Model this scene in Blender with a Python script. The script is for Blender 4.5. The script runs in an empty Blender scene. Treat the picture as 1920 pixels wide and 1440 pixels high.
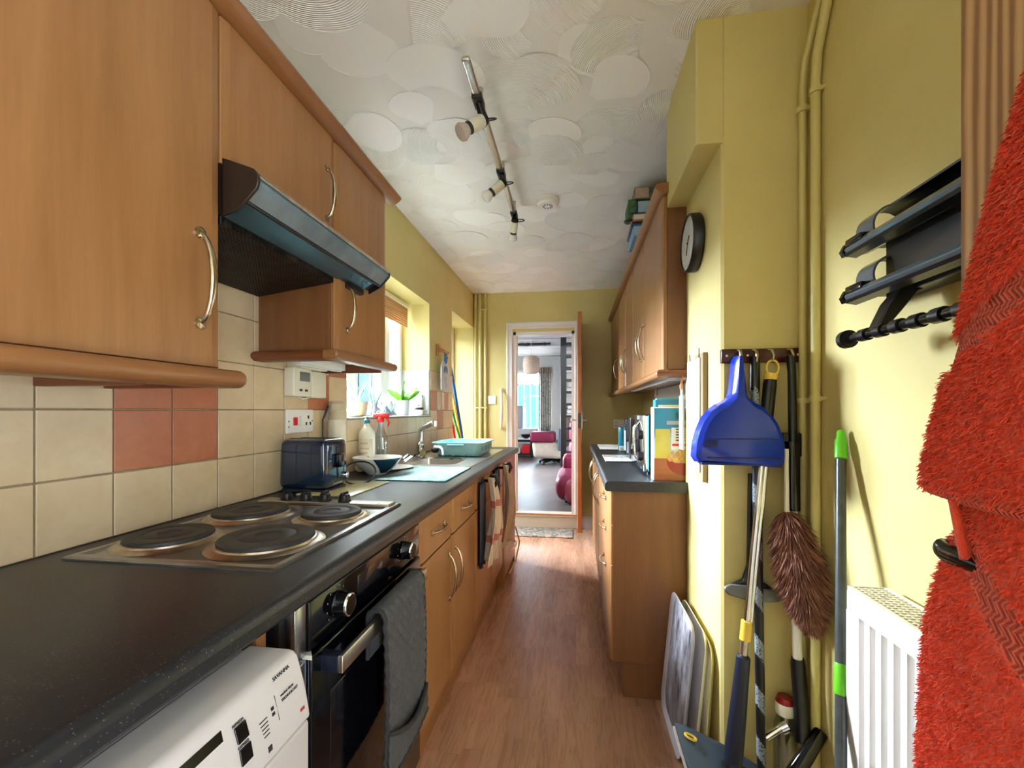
RWW = .62
import bpy, bmesh, math, random
from mathutils import Vector, Matrix
random.seed(7)
SC = bpy.context.scene
COL = SC.collection
PI = math.pi
# ------------------------------------------------------------------ camera
cam_d = bpy.data.cameras.new('camera')
cam = bpy.data.objects.new('camera', cam_d); COL.objects.link(cam)
cam_d.sensor_fit = 'HORIZONTAL'; cam_d.sensor_width = 36.0
cam_d.lens = 812.0/1920*36
cam_d.shift_y = 50.0/1920
cam_d.clip_start = .02; cam_d.clip_end = 200
cam.location = (0, 0, 1.19)
cam.rotation_euler = (PI/2, 0, math.atan(120/812.0))
SC.camera = cam
# ------------------------------------------------------------------ view
SC.view_settings.view_transform = 'Standard'
SC.view_settings.look = 'None'
SC.view_settings.gamma = 1
SC.view_settings.use_curve_mapping = False
SC.view_settings.exposure = 2.0
SC.cycles.max_bounces = 10; SC.cycles.diffuse_bounces = 7; SC.cycles.glossy_bounces = 4
SC.cycles.transparent_max_bounces = 12; SC.cycles.sample_clamp_indirect = 8
SC.cycles.caustics_reflective = False; SC.cycles.caustics_refractive = False
# ------------------------------------------------------------------ world: overcast white sky
W = bpy.data.worlds.new('sky'); SC.world = W; W.use_nodes = True
bg = W.node_tree.nodes['Background']
bg.inputs[0].default_value = (.84, .95, 1.12, 1); bg.inputs[1].default_value = 5.7

def daylight(name, loc, rot, sx, sy):
    """sky portal filling a window opening"""
    d = bpy.data.lights.new(name, 'AREA'); d.shape = 'RECTANGLE'; d.size = sx; d.size_y = sy
    d.cycles.is_portal = True
    o = bpy.data.objects.new(name, d); COL.objects.link(o); o.location = loc; o.rotation_euler = rot
    return o
daylight('kitchen_window_daylight', (-1.33, 2.46, 1.56), (0, -PI/2, 0), .80, 1.12)
daylight('back_door_daylight', (-1.33, 4.02, 1.15), (0, -PI/2, 0), 1.7, .72)
daylight('added_side_portal', (.88, -.85, 1.1), (0, PI/2, 0), 1.9, RWW)  # portal of an unseen opening added to light the left cabinets
daylight('living_window_daylight', (-1.2, 11.6, 1.43), (-PI/2, 0, 0), 1.5, 1.6)
daylight('added_living_side_portal', (-2.85, 7.6, 1.55), (0, -PI/2, 0), .9, 1.2)  # unseen side opening added to brighten the living room

sun_d = bpy.data.lights.new('window_boost_sun', 'SUN'); sun_d.energy = 34; sun_d.angle = math.radians(50); sun_d.color = (.90, .97, 1.09)  # broad soft lamp added to strengthen daylight through the kitchen window
window_boost_sun = bpy.data.objects.new('window_boost_sun', sun_d); COL.objects.link(window_boost_sun)
window_boost_sun.rotation_euler = Vector((.80, -.30, -.42)).to_track_quat('-Z', 'Y').to_euler()
# ------------------------------------------------------------------ colour + materials
def lin(c):
    f = lambda v: (v/255.0)/12.92 if v/255.0 <= .04045 else ((v/255.0+.055)/1.055)**2.4
    return (f(c[0]), f(c[1]), f(c[2]), 1)
class NT:
    def __init__(s, m): s.t = m.node_tree; s.n = s.t.nodes; s.l = s.t.links
    def add(s, k, **kw):
        n = s.n.new(k)
        for a, v in kw.items(): setattr(n, a, v)
        return n
    def link(s, a, b): s.l.new(a, b)
    def val(s, sock, v):
        if hasattr(v, 'is_linked') or hasattr(v, 'links'): s.l.new(v, sock)
        else: sock.default_value = v
    def math(s, op, a, b=None, c=None, clamp=False):
        n = s.add('ShaderNodeMath', operation=op); n.use_clamp = clamp
        s.val(n.inputs[0], a)
        if b is not None: s.val(n.inputs[1], b)
        if c is not None: s.val(n.inputs[2], c)
        return n.outputs[0]
    def mix(s, f, a, b, bt='MIX'):
        n = s.add('ShaderNodeMix', data_type='RGBA'); n.blend_type = bt
        s.val(n.inputs[0], f); s.val(n.inputs[6], a); s.val(n.inputs[7], b)
        return n.outputs[2]
    def noise(s, vec, scale, detail=3, rough=.5, dist=0):
        n = s.add('ShaderNodeTexNoise'); s.link(vec, n.inputs['Vector'])
        n.inputs['Scale'].default_value = scale; n.inputs['Detail'].default_value = detail
        n.inputs['Roughness'].default_value = rough; n.inputs['Distortion'].default_value = dist
        return n.outputs['Fac']
    def mapping(s, vec, scale=(1, 1, 1), rot=(0, 0, 0), loc=(0, 0, 0)):
        n = s.add('ShaderNodeMapping'); s.link(vec, n.inputs[0])
        n.inputs['Scale'].default_value = scale; n.inputs['Rotation'].default_value = rot; n.inputs['Location'].default_value = loc
        return n.outputs[0]
    def ramp(s, f, stops):
        n = s.add('ShaderNodeValToRGB'); s.link(f, n.inputs[0])
        e = n.color_ramp.elements
        e[0].position, e[0].color = stops[0]; e[1].position, e[1].color = stops[-1]
        for p, c in stops[1:-1]:
            x = e.new(p); x.color = c
        return n.outputs[0]
    def bump(s, h, strength, dist, bsdf):
        n = s.add('ShaderNodeBump'); s.link(h, n.inputs['Height'])
        n.inputs['Strength'].default_value = strength; n.inputs['Distance'].default_value = dist
        s.link(n.outputs[0], bsdf.inputs['Normal'])
def mat(name, c=(200, 200, 200), rough=.5, metal=0, spec=.5, trans=0, coat=0, emit=None, sheen=0):
    m = bpy.data.materials.new(name); m.use_nodes = True
    b = m.node_tree.nodes['Principled BSDF']
    b.inputs['Base Color'].default_value = lin(c); b.inputs['Roughness'].default_value = rough
    b.inputs['Metallic'].default_value = metal; b.inputs['Specular IOR Level'].default_value = spec
    b.inputs['Transmission Weight'].default_value = trans; b.inputs['Coat Weight'].default_value = coat
    b.inputs['Sheen Weight'].default_value = sheen
    m['bsdf'] = 1
    return m
def parts(m):
    nt = NT(m); b = m.node_tree.nodes['Principled BSDF']
    tc = nt.add('ShaderNodeTexCoord')
    return nt, b, tc.outputs['Object'], tc
def mottled(name, c1, c2, scale=8, rough=.6, bump=0, bscale=60, metal=0, spec=.5, coat=0, stretch=(1, 1, 1)):
    m = mat(name, c1, rough, metal, spec, coat=coat); nt, b, oc, _ = parts(m)
    v = nt.mapping(oc, stretch)
    f = nt.noise(v, scale, 4, .6)
    nt.link(nt.ramp(f, [(.3, lin(c1)), (.7, lin(c2))]), b.inputs['Base Color'])
    if bump: nt.bump(nt.noise(v, bscale, 3), bump, .004, b)
    return m
def wood(name, c1, c2, c3, axis='z', rough=.38, fine=1.0, ring=False, spec=.5, coat=0.0):
    m = mat(name, c1, rough, spec=spec, coat=coat); nt, b, oc, _ = parts(m)
    lo, hi = 1.3, 16*fine
    sc = {'z': (hi, hi, lo), 'y': (hi, lo, hi), 'x': (lo, hi, hi)}[axis]
    v = nt.mapping(oc, sc)
    f1 = nt.noise(v, 1.0, 5, .62, .6)
    v2 = nt.mapping(oc, tuple(x*5 for x in sc))
    f2 = nt.noise(v2, 1.6, 3, .6)
    f3 = nt.noise(nt.mapping(oc, tuple(x*.35 for x in sc)), .9, 2, .5)
    f = nt.math('ADD', nt.math('MULTIPLY', f1, .55), nt.math('ADD', nt.math('MULTIPLY', f2, .2), nt.math('MULTIPLY', f3, .25)))
    if ring:
        w = nt.add('ShaderNodeTexWave', wave_type='BANDS', bands_direction='Y'); nt.link(nt.mapping(oc, (9, 9, .9)), w.inputs[0])
        w.inputs['Scale'].default_value = 2.2; w.inputs['Distortion'].default_value = 5; w.inputs['Detail'].default_value = 3; w.inputs['Detail Scale'].default_value = .8
        f = nt.math('ADD', nt.math('MULTIPLY', f, .5), nt.math('MULTIPLY', w.outputs['Fac'], .5))
    nt.link(nt.ramp(f, [(.28, lin(c3)), (.5, lin(c1)), (.74, lin(c2))]), b.inputs['Base Color'])
    nt.bump(f2, .08, .002, b)
    return m

M = {}
WOOD1, WOOD2, WOOD3 = (152, 107, 64), (168, 122, 77), (133, 90, 50)
M['wood'] = wood('beech_laminate', WOOD1, WOOD2, WOOD3, 'z', .33)
M['wood_y'] = wood('beech_laminate_long', (146, 99, 58), (162, 115, 71), (124, 80, 44), 'y', .33)
M['wood_x'] = wood('beech_laminate_cross', (146, 99, 58), (162, 115, 71), (124, 80, 44), 'x', .33)
M['side'] = wood('beech_shaded_side', (122, 79, 44), (136, 92, 53), (106, 66, 34), 'z', .42)  # same beech, darkened to carry the shade on cabinet sides
M['darkwood'] = wood('dark_rail_wood', (120, 66, 36), (138, 80, 46), (100, 52, 28), 'x', .35)
M['pine'] = wood('pine_door', (178, 138, 92), (196, 160, 114), (138, 98, 58), 'z', .5, .8, ring=True)
M['orange_pine'] = wood('orange_pine', (186, 116, 70), (200, 134, 86), (140, 72, 40), 'z', .45)
M['mahogany'] = wood('mahogany', (70, 26, 18), (88, 36, 24), (48, 16, 10), 'x', .25)
M['yellow'] = mottled('yellow_emulsion', (204, 190, 122), (212, 198, 132), 3, .62, .15, 90)
M['yellow_pipe'] = mottled('yellow_gloss_paint', (202, 190, 120), (210, 200, 130), 6, .35)
M['ceil_plain'] = mat('white_emulsion', (236, 236, 235), .8)
M['white'] = mat('white_plastic', (236, 235, 230), .3)
M['white_gloss'] = mat('white_gloss_paint', (222, 222, 220), .3)
M['offwhite'] = mat('cream_plastic', (226, 222, 202), .4)
M['steel'] = mottled('brushed_steel', (190, 184, 174), (212, 208, 200), 30, .28, 0, metal=1, stretch=(1, 12, 1))
M['steel_worn'] = mottled('worn_steel', (144, 148, 154), (180, 184, 190), 14, .24, 0, metal=1)
M['burnt'] = mottled('heat_stained_steel', (176, 160, 138), (220, 212, 198), 30, .3, metal=1)
M['chrome'] = mat('chrome', (220, 222, 224), .12, 1)
M['nickel'] = mottled('satin_nickel', (176, 160, 132), (200, 188, 164), 40, .24, metal=1)
M['black'] = mat('black_plastic', (16, 17, 19), .32)
M['black_gloss'] = mat('black_gloss_plastic', (10, 11, 13), .12)
M['black_glass'] = mat('black_oven_glass', (6, 7, 11), .1, spec=.35)
M['castiron'] = mottled('cast_iron', (38, 37, 37), (52, 50, 49), 40, .5, .1, 120)
M['navy'] = mat('navy_plastic', (9, 34, 60), .14, coat=.6)
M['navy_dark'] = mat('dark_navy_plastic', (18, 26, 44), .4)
M['blue'] = mat('blue_plastic', (14, 52, 172), .25, coat=.2)
M['blue_dark'] = mat('blue_plastic_dark', (10, 30, 100), .3)
M['green'] = mat('lime_plastic', (96, 190, 30), .35)
M['darkgrey'] = mottled('dark_grey_metal', (60, 66, 66), (74, 80, 80), 40, .35, metal=.3)
M['midgrey'] = mat('mid_grey_plastic', (110, 112, 108), .4)
M['slate'] = mat('slate_grey_plastic', (62, 76, 90), .45)
M['yellow_plastic'] = mat('yellow_plastic', (226, 190, 70), .4)
M['red'] = mat('red_plastic', (210, 24, 34), .3)
M['aqua'] = mat('aqua_plastic', (172, 230, 238), .3)
M['teal'] = mat('teal_print', (40, 130, 150), .3)
M['rubber'] = mat('rubber', (24, 24, 25), .7)
M['magenta'] = mottled('magenta_leather', (110, 8, 50), (124, 14, 60), 6, .45)
M['pink'] = mottled('pink_leather', (150, 60, 86), (140, 50, 76), 6, .45)
M['cream_fabric'] = mottled('cream_leather', (206, 196, 178), (190, 178, 160), 8, .6)
M['ink'] = mat('printed_ink', (40, 40, 44), .5)
M['grey_ink'] = mat('grey_print', (140, 140, 142), .5)
M['blackwood'] = mat('black_painted_wood', (22, 18, 18), .4)
M['leaf'] = mottled('leaf_green', (110, 170, 30), (80, 140, 22), 20, .35)
M['pale_leaf'] = mottled('pale_leaf', (150, 190, 170), (90, 150, 130), 20, .4)
M['terracotta_pot'] = mat('stoneware', (200, 188, 160), .5)
M['room_grey'] = mat('grey_paint', (170, 170, 174), .7)
M['room_white'] = mat('white_wall_paint', (226, 224, 220), .7)
M['led'] = mat('frosted_bulb', (236, 236, 232), .25)
M['bulbglass'] = mat('reflector_bulb', (190, 178, 168), .2)
M['dirt'] = mat('dusty_top', (140, 120, 92), .8)
M['bar'] = mat('black_plastic_sheen', (84, 98, 110), .22, coat=.5)  # black plastic lightened so the colour carries its lit sheen
M['machine'] = mat('machine_white', (198, 197, 193), .35)
M['pot'] = mat('matt_white_pot', (196, 198, 200), .4)
M['greydoor'] = mat('grey_plastic', (180, 178, 186), .5)

def glass_mat(name, tint=(250, 252, 252), gloss=.08):
    m = bpy.data.materials.new(name); m.use_nodes = True; nt = NT(m)
    nt.n.remove(nt.n['Principled BSDF'])
    t = nt.add('ShaderNodeBsdfTransparent'); t.inputs[0].default_value = lin(tint)
    g = nt.add('ShaderNodeBsdfGlossy'); g.inputs['Roughness'].default_value = .02
    mx = nt.add('ShaderNodeMixShader'); mx.inputs[0].default_value = gloss
    nt.link(t.outputs[0], mx.inputs[1]); nt.link(g.outputs[0], mx.inputs[2])
    nt.link(mx.outputs[0], nt.n['Material Output'].inputs[0]); return m
M['glass'] = glass_mat('window_glass')
M['clear'] = glass_mat('clear_plastic', (226, 232, 236), .22)

# worktop: near black laminate with fine pale flecks
m = mat('black_speckled_worktop', (24, 26, 30), .36, spec=.55); nt, b, oc, _ = parts(m)
vo = nt.add('ShaderNodeTexVoronoi'); nt.link(oc, vo.inputs['Vector']); vo.inputs['Scale'].default_value = 260
f = nt.math('LESS_THAN', vo.outputs['Distance'], .20)
f = nt.math('MULTIPLY', f, nt.math('GREATER_THAN', nt.noise(oc, 90, 1), .52))
base = nt.ramp(nt.noise(oc, 5, 4), [(.3, lin((22, 24, 28))), (.7, lin((31, 34, 39)))])
nt.link(nt.mix(nt.math('MULTIPLY', f, .38), base, lin((150, 152, 150))), b.inputs['Base Color'])
nt.bump(nt.noise(oc, 300, 2), .12, .001, b); M['worktop'] = m

# ceiling: fan-swirl textured plaster
m = mat('swirled_white_ceiling_plaster', (244, 245, 246), .75); nt, b, oc, _ = parts(m)
at = nt.add('ShaderNodeUVMap'); sp = nt.add('ShaderNodeSeparateXYZ'); nt.link(at.outputs[0], sp.inputs[0])
wob = nt.math('MULTIPLY', nt.noise(oc, 14, 2), 1.2)
h = nt.math('MULTIPLY', nt.math('SINE', nt.math('ADD', nt.math('MULTIPLY', sp.outputs[0], 880), wob)), sp.outputs[1])
nt.bump(h, .6, .0024, b); M['ceiling'] = m

# kitchen floor: three-strip wood laminate running away from the camera
m = mat('oak_strip_laminate', (160, 112, 84), .34, spec=.5); nt, b, oc, _ = parts(m)
sep = nt.add('ShaderNodeSeparateXYZ'); nt.link(oc, sep.inputs[0])
X, Y = sep.outputs[0], sep.outputs[1]
row = nt.math('FLOOR', nt.math('DIVIDE', X, .065))
wn = nt.add('ShaderNodeTexWhiteNoise', noise_dimensions='1D'); nt.link(row, wn.inputs['W'])
off = nt.math('MULTIPLY', wn.outputs['Value'], 3.0)
colf = nt.math('DIVIDE', nt.math('ADD', Y, off), .38)
col = nt.math('FLOOR', colf)
cmb = nt.add('ShaderNodeCombineXYZ'); nt.link(row, cmb.inputs[0]); nt.link(col, cmb.inputs[1])
wn2 = nt.add('ShaderNodeTexWhiteNoise', noise_dimensions='2D'); nt.link(cmb.outputs[0], wn2.inputs['Vector'])
tone = wn2.outputs['Value']
cm2 = nt.add('ShaderNodeCombineXYZ'); nt.link(nt.math('MULTIPLY', X, 22), cm2.inputs[0])
nt.link(nt.math('ADD', nt.math('MULTIPLY', Y, 2.2), nt.math('MULTIPLY', tone, 40)), cm2.inputs[1])
grain = nt.noise(cm2.outputs[0], 2.0, 5, .65, 1.6)
f = nt.math('ADD', nt.math('MULTIPLY', tone, .36), nt.math('ADD', .07, nt.math('MULTIPLY', grain, .55)))
colr = nt.ramp(f, [(.2, lin((146, 106, 80))), (.5, lin((172, 130, 102))), (.85, lin((196, 156, 128)))])
fx = nt.math('ABSOLUTE', nt.math('SUBTRACT', nt.math('FRACT', nt.math('DIVIDE', X, .065)), .5))
fy = nt.math('ABSOLUTE', nt.math('SUBTRACT', nt.math('FRACT', colf), .5))
seam = nt.math('MAXIMUM', nt.math('GREATER_THAN', fx, .485), nt.math('GREATER_THAN', fy, .4965))
nt.link(nt.mix(nt.math('MULTIPLY', seam, .35), colr, lin((110, 76, 54))), b.inputs['Base Color'])
nt.link(nt.math('ADD', .20, nt.math('MULTIPLY', grain, .16)), b.inputs['Roughness'])
nt.bump(nt.noise(oc, 160, 2), .06, .001, b); M['floor'] = m

# living room floor: diagonal grey boards
m = mat('grey_board_floor', (150, 142, 138), .35); nt, b, oc, _ = parts(m)
br = nt.add('ShaderNodeTexBrick'); nt.link(nt.mapping(oc, rot=(0, 0, -math.radians(62))), br.inputs['Vector'])
for k, v in (('Scale', 1.0), ('Brick Width', 1.3), ('Row Height', .2), ('Mortar Size', .004), ('Mortar Smooth', .1)): br.inputs[k].default_value = v
br.inputs['Color1'].default_value = lin((104, 98, 95)); br.inputs['Color2'].default_value = lin((90, 85, 82)); br.inputs['Mortar'].default_value = lin((40, 38, 36))
nt.link(nt.mix(nt.math('MULTIPLY', nt.noise(oc, 9, 3), .3), br.outputs['Color'], lin((124, 118, 115))), b.inputs['Base Color']); M['greyfloor'] = m

# tiles
def tile(name, c1, c2, rough=.3):
    m = mat(name, c1, rough); nt, b, oc, _ = parts(m)
    f = nt.noise(oc, 9, 5, .65, .5); g = nt.noise(oc, 2.3, 2)
    nt.link(nt.mix(nt.math('MULTIPLY', g, .35), nt.ramp(f, [(.34, lin(c1)), (.68, lin(c2))]), lin(c1)), b.inputs['Base Color'])
    nt.bump(nt.noise(oc, 24, 3), .12, .003, b); return m
M['tile'] = tile('cream_tile', (204, 180, 142), (220, 200, 164))
M['terra'] = tile('terracotta_tile', (172, 100, 62), (194, 124, 86))
M['white_tile'] = tile('white_tile', (196, 196, 194), (206, 206, 204), .2)
M['grout'] = mottled('grout', (136, 120, 92), (170, 158, 132), 30, .8)

# quilted cloth, towels, feathers
m = mottled('grey_quilted_cotton', (66, 68, 70), (78, 80, 82), 60, .9, .2, 400); M['quilt'] = m
M['trim'] = mat('dark_binding', (40, 41, 43), .8)
M['terry'] = mottled('red_terry', (222, 62, 34), (236, 84, 54), 40, .95, .6, 260)
M['terry'].node_tree.nodes['Principled BSDF'].inputs['Sheen Weight'].default_value = .35
m = mat('red_terry_band', (226, 74, 56), .8); nt, b, oc, _ = parts(m)
sep = nt.add('ShaderNodeSeparateXYZ'); nt.link(oc, sep.inputs[0])
zz = nt.math('ABSOLUTE', nt.math('SUBTRACT', nt.math('FRACT', nt.math('MULTIPLY', sep.outputs[2], 52)), .5))
hh = nt.math('SINE', nt.math('ADD', nt.math('MULTIPLY', sep.outputs[1], 900), nt.math('MULTIPLY', zz, 16)))
nt.link(nt.ramp(nt.math('MULTIPLY_ADD', hh, .5, .5), [(.1, lin((214, 64, 44))), (.8, lin((244, 124, 104)))]), b.inputs['Base Color'])
nt.bump(hh, .8, .004, b); M['terry_band'] = m
M['feather'] = mottled('brown_feather', (120, 74, 56), (160, 112, 92), 30, .9)
M['feather_dark'] = mottled('dark_feather', (78, 40, 32), (110, 60, 48), 30, .9)
m = mat('striped_linen_tea_towel', (206, 184, 164), .9); nt, b, oc, _ = parts(m)
sep = nt.add('ShaderNodeSeparateXYZ'); nt.link(oc, sep.inputs[0])
st = nt.math('GREATER_THAN', nt.math('SINE', nt.math('MULTIPLY', sep.outputs[1], 190)), .2)
pk = nt.math('GREATER_THAN', nt.math('SINE', nt.math('MULTIPLY', sep.outputs[2], 36)), .82)
cc = nt.mix(nt.math('MULTIPLY', st, .35), lin((214, 196, 176)), lin((168, 134, 112)))
nt.link(nt.mix(nt.math('MULTIPLY', pk, .8), cc, lin((176, 66, 70))), b.inputs['Base Color']); M['tea'] = m
M['linen'] = mottled('beige_linen', (196, 174, 154), (178, 154, 134), 30, .9, .2, 200)
m = mat('patterned_glass_board', (206, 232, 222), .4); nt, b, oc, _ = parts(m)
f = nt.noise(oc, 10, 3, .6, 2.2)
nt.link(nt.ramp(f, [(.34, lin((60, 122, 108))), (.44, lin((132, 160, 148))), (.54, lin((76, 120, 142))), (.64, lin((118, 144, 98)))]), b.inputs['Base Color']); M['board'] = m
M['yellow_board'] = mottled('yellow_glass_board', (222, 214, 150), (232, 226, 186), 10, .2)
m = mat('printed_white_glass', (232, 232, 228), .12); nt, b, oc, _ = parts(m)
vo = nt.add('ShaderNodeTexVoronoi'); nt.link(oc, vo.inputs['Vector']); vo.inputs['Scale'].default_value = 26
nt.link(nt.mix(nt.math('LESS_THAN', vo.outputs['Distance'], .20), lin((234, 234, 230)), lin((120, 124, 132))), b.inputs['Base Color']); M['printed'] = m
m = mat('floral_curtain', (206, 198, 186), .9); nt, b, oc, _ = parts(m)
nt.link(nt.ramp(nt.noise(oc, 9, 3, .6, 1.5), [(.38, lin((130, 140, 140))), (.48, lin((222, 214, 204))), (.62, lin((216, 208, 198))), (.7, lin((170, 140, 120)))]), b.inputs['Base Color']); M['curtain'] = m
m = mat('floral_door_mat', (120, 124, 112), .95); nt, b, oc, _ = parts(m)
nt.link(nt.ramp(nt.noise(oc, 12, 4, .6, 2), [(.4, lin((104, 110, 100))), (.5, lin((140, 140, 128))), (.58, lin((206, 186, 170))), (.66, lin((96, 84, 72)))]), b.inputs['Base Color']); M['mat'] = m
m = mat('black_patterned_sleeve', (16, 19, 26), .35); nt, b, oc, _ = parts(m)
sep = nt.add('ShaderNodeSeparateXYZ'); nt.link(oc, sep.inputs[0])
bd = nt.math('GREATER_THAN', nt.math('SINE', nt.math('ADD', nt.math('MULTIPLY', sep.outputs[2], 43), nt.math('MULTIPLY', sep.outputs[0], 60))), .35)
sp = nt.math('GREATER_THAN', nt.noise(oc, 190, 3, .7), .44)
nt.link(nt.mix(nt.math('MULTIPLY', bd, sp), lin((14, 17, 24)), lin((130, 140, 148))), b.inputs['Base Color']); M['sleeve'] = m
m = mat('filter_mesh', (26, 26, 26), .5, .6); nt, b, oc, _ = parts(m)
sep = nt.add('ShaderNodeSeparateXYZ'); nt.link(oc, sep.inputs[0])
a1 = nt.math('SINE', nt.math('MULTIPLY', sep.outputs[0], 700)); a2 = nt.math('SINE', nt.math('MULTIPLY', sep.outputs[1], 500))
g = nt.math('MULTIPLY', a1, a2)
nt.link(nt.ramp(nt.math('ADD', nt.math('MULTIPLY', g, .5), nt.noise(oc, 30, 3)), [(.40, lin((5, 5, 5))), (.95, lin((74, 70, 64)))]), b.inputs['Base Color'])
nt.bump(g, .5, .003, b); M['mesh'] = m
M['hood_steel'] = mottled('blued_hood_steel', (66, 92, 106), (132, 158, 172), 5, .3, .1, 60, metal=.5)
M['hood_glass'] = mottled('smoked_visor', (34, 50, 56), (54, 72, 78), 6, .22, metal=.2)
M['hood_dark'] = mat('brown_black_enamel', (34, 24, 18), .35)
M['blind_slat'] = wood('bamboo_blind', (206, 158, 104), (220, 176, 124), (184, 134, 82), 'y', .6)
M['fence'] = mottled('blue_grey_fence', (34, 50, 58), (62, 82, 92), 4, .7)
M['fence_gap'] = mat('fence_gap', (18, 26, 30), .8)
M['fence_green'] = mottled('green_fence_paint', (10, 84, 56), (16, 100, 70), 3, .7)
M['tray_print'] = mottled('photo_print', (24, 14, 18), (176, 176, 184), 9, .2, stretch=(1, 2, .8))
M['sky_print'] = mottled('sky_print', (150, 196, 226), (206, 228, 240), 6, .3)
M['cereal'] = mottled('cereal_print', (196, 140, 70), (232, 190, 116), 90, .5)
M['wood_print'] = mottled('wood_print', (150, 84, 48), (176, 104, 60), 8, .4, stretch=(1, 1, 8))
M['yel_print'] = mottled('yellow_print', (196, 178, 40), (214, 200, 84), 14, .3)
M['teal_lt'] = mat('pale_teal_print', (96, 172, 190), .3)

# ------------------------------------------------------------------ geometry helper
ORG = {}
def reg(o, loc): ORG[o.name] = Vector(loc)
def tagp(o, label=None, cat=None, group=None, kind=None):
    if label: o['label'] = label
    if cat: o['category'] = cat
    if group: o['group'] = group
    if kind: o['kind'] = kind
    return o
def thing(name, label, cat, loc=(0, 0, 0), group=None):
    o = bpy.data.objects.new(name, None); COL.objects.link(o); o.location = loc
    o.empty_display_size = .05; reg(o, loc)
    return tagp(o, label, cat, group)
class MB:
    def __init__(s): s.v = []; s.f = []; s.m = []
    def add(s, vs, fs, m=0, mx=None):
        k = len(s.v)
        for p in vs:
            p = Vector(p); s.v.append(mx @ p if mx else p)
        for f in fs: s.f.append([k+i for i in f]); s.m.append(m)
        return s
    def box(s, x0, x1, y0, y1, z0, z1, m=0, mx=None):
        vs = [(x, y, z) for z in (z0, z1) for y in (y0, y1) for x in (x0, x1)]
        return s.add(vs, [(0, 2, 3, 1), (4, 5, 7, 6), (0, 1, 5, 4), (2, 6, 7, 3), (0, 4, 6, 2), (1, 3, 7, 5)], m, mx)
    def rbox(s, x0, x1, y0, y1, z0, z1, r=.01, seg=3, m=0, mx=None, taper=None):
        bm = bmesh.new(); bmesh.ops.create_cube(bm, size=1)
        for v in bm.verts:
            t = 1.0
            if taper and v.co.z < 0: t = taper
            v.co = Vector(((x0+x1)/2+v.co.x*(x1-x0)*t, (y0+y1)/2+v.co.y*(y1-y0)*t, (z0+z1)/2+v.co.z*(z1-z0)))
        bmesh.ops.bevel(bm, geom=bm.edges[:], offset=r, segments=seg, profile=.5, affect='EDGES', clamp_overlap=True)
        s.add([v.co.copy() for v in bm.verts], [[v.index for v in f.verts] for f in bm.faces] if not bm.verts.index_update() else [], m, mx)
        bm.free(); return s
    def prism(s, poly, axis, a0, a1, m=0, mx=None):
        n = len(poly)
        def P(p, a):
            if axis == 'z': return (p[0], p[1], a)
            if axis == 'y': return (p[0], a, p[1])
            return (a, p[0], p[1])
        vs = [P(p, a0) for p in poly]+[P(p, a1) for p in poly]
        fs = [list(range(n))[::-1], list(range(n, 2*n))]+[(i, (i+1) % n, n+(i+1) % n, n+i) for i in range(n)]
        return s.add(vs, fs, m, mx)
    def ring(s, c, t, r, n, up=None, ry=None):
        t = Vector(t).normalized(); up = up or (Vector((0, 0, 1)) if abs(t.z) < .9 else Vector((1, 0, 0)))
        a = t.cross(up).normalized(); b = a.cross(t).normalized(); ry = ry or r
        return [Vector(c)+a*(r*math.cos(2*PI*i/n))+b*(ry*math.sin(2*PI*i/n)) for i in range(n)]
    def tube(s, pts, r, n=12, m=0, closed=False, caps=True, ry=None, up=None):
        pts = [Vector(p) for p in pts]; N = len(pts); R = r if isinstance(r, (list, tuple)) else [r]*N
        k = len(s.v); ref = up
        for i, p in enumerate(pts):
            if closed: t = pts[(i+1) % N]-pts[i-1]
            else: t = pts[min(i+1, N-1)]-pts[max(i-1, 0)]
            t = t.normalized()
            if ref is None: ref = Vector((0, 0, 1)) if abs(t.z) < .9 else Vector((1, 0, 0))
            a = t.cross(ref).normalized(); b = a.cross(t).normalized(); ref = b
            rr = R[i]; r2 = rr if ry is None else (ry[i] if isinstance(ry, (list, tuple)) else ry)
            s.v += [p+a*(rr*math.cos(2*PI*j/n))+b*(r2*math.sin(2*PI*j/n)) for j in range(n)]
        for i in range(N if closed else N-1):
            i2 = (i+1) % N
            for j in range(n):
                j2 = (j+1) % n; s.f.append([k+i*n+j, k+i*n+j2, k+i2*n+j2, k+i2*n+j]); s.m.append(m)
        if caps and not closed:
            s.f.append([k+j for j in range(n)][::-1]); s.m.append(m)
            s.f.append([k+(N-1)*n+j for j in range(n)]); s.m.append(m)
        return s
    def cyl(s, p0, p1, r, r1=None, n=20, m=0): return s.tube([p0, p1], [r, r if r1 is None else r1], n, m)
    def lathe(s, prof, c=(0, 0, 0), n=32, m=0, mx=None, sx=1, sy=1):
        """prof: (radius, height) pairs up the axis; m may be a list per segment"""
        k = len(s.v); c = Vector(c)
        for r, z in prof:
            for j in range(n):
                p = Vector((sx*r*math.cos(2*PI*j/n), sy*r*math.sin(2*PI*j/n), z))
                if mx: p = mx @ p
                s.v.append(c+p)
        for i in range(len(prof)-1):
            for j in range(n):
                j2 = (j+1) % n
                s.f.append([k+i*n+j, k+i*n+j2, k+(i+1)*n+j2, k+(i+1)*n+j]); s.m.append(m[i] if isinstance(m, list) else m)
        for i, flip in ((0, 1), (len(prof)-1, 0)):
            if prof[i][0] > 1e-5:
                f = [k+i*n+j for j in range(n)]; s.f.append(f[::-1] if flip else f); s.m.append((m[0] if flip else m[-1]) if isinstance(m, list) else m)
        return s
    def grid(s, fn, nu, nv, m=0, mf=None):
        k = len(s.v)
        for i in range(nu+1):
            for j in range(nv+1): s.v.append(Vector(fn(i/nu, j/nv)))
        for i in range(nu):
            for j in range(nv):
                a = k+i*(nv+1)+j; s.f.append([a, a+nv+1, a+nv+2, a+1]); s.m.append(mf(i/nu, j/nv) if mf else m)
        return s
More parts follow.
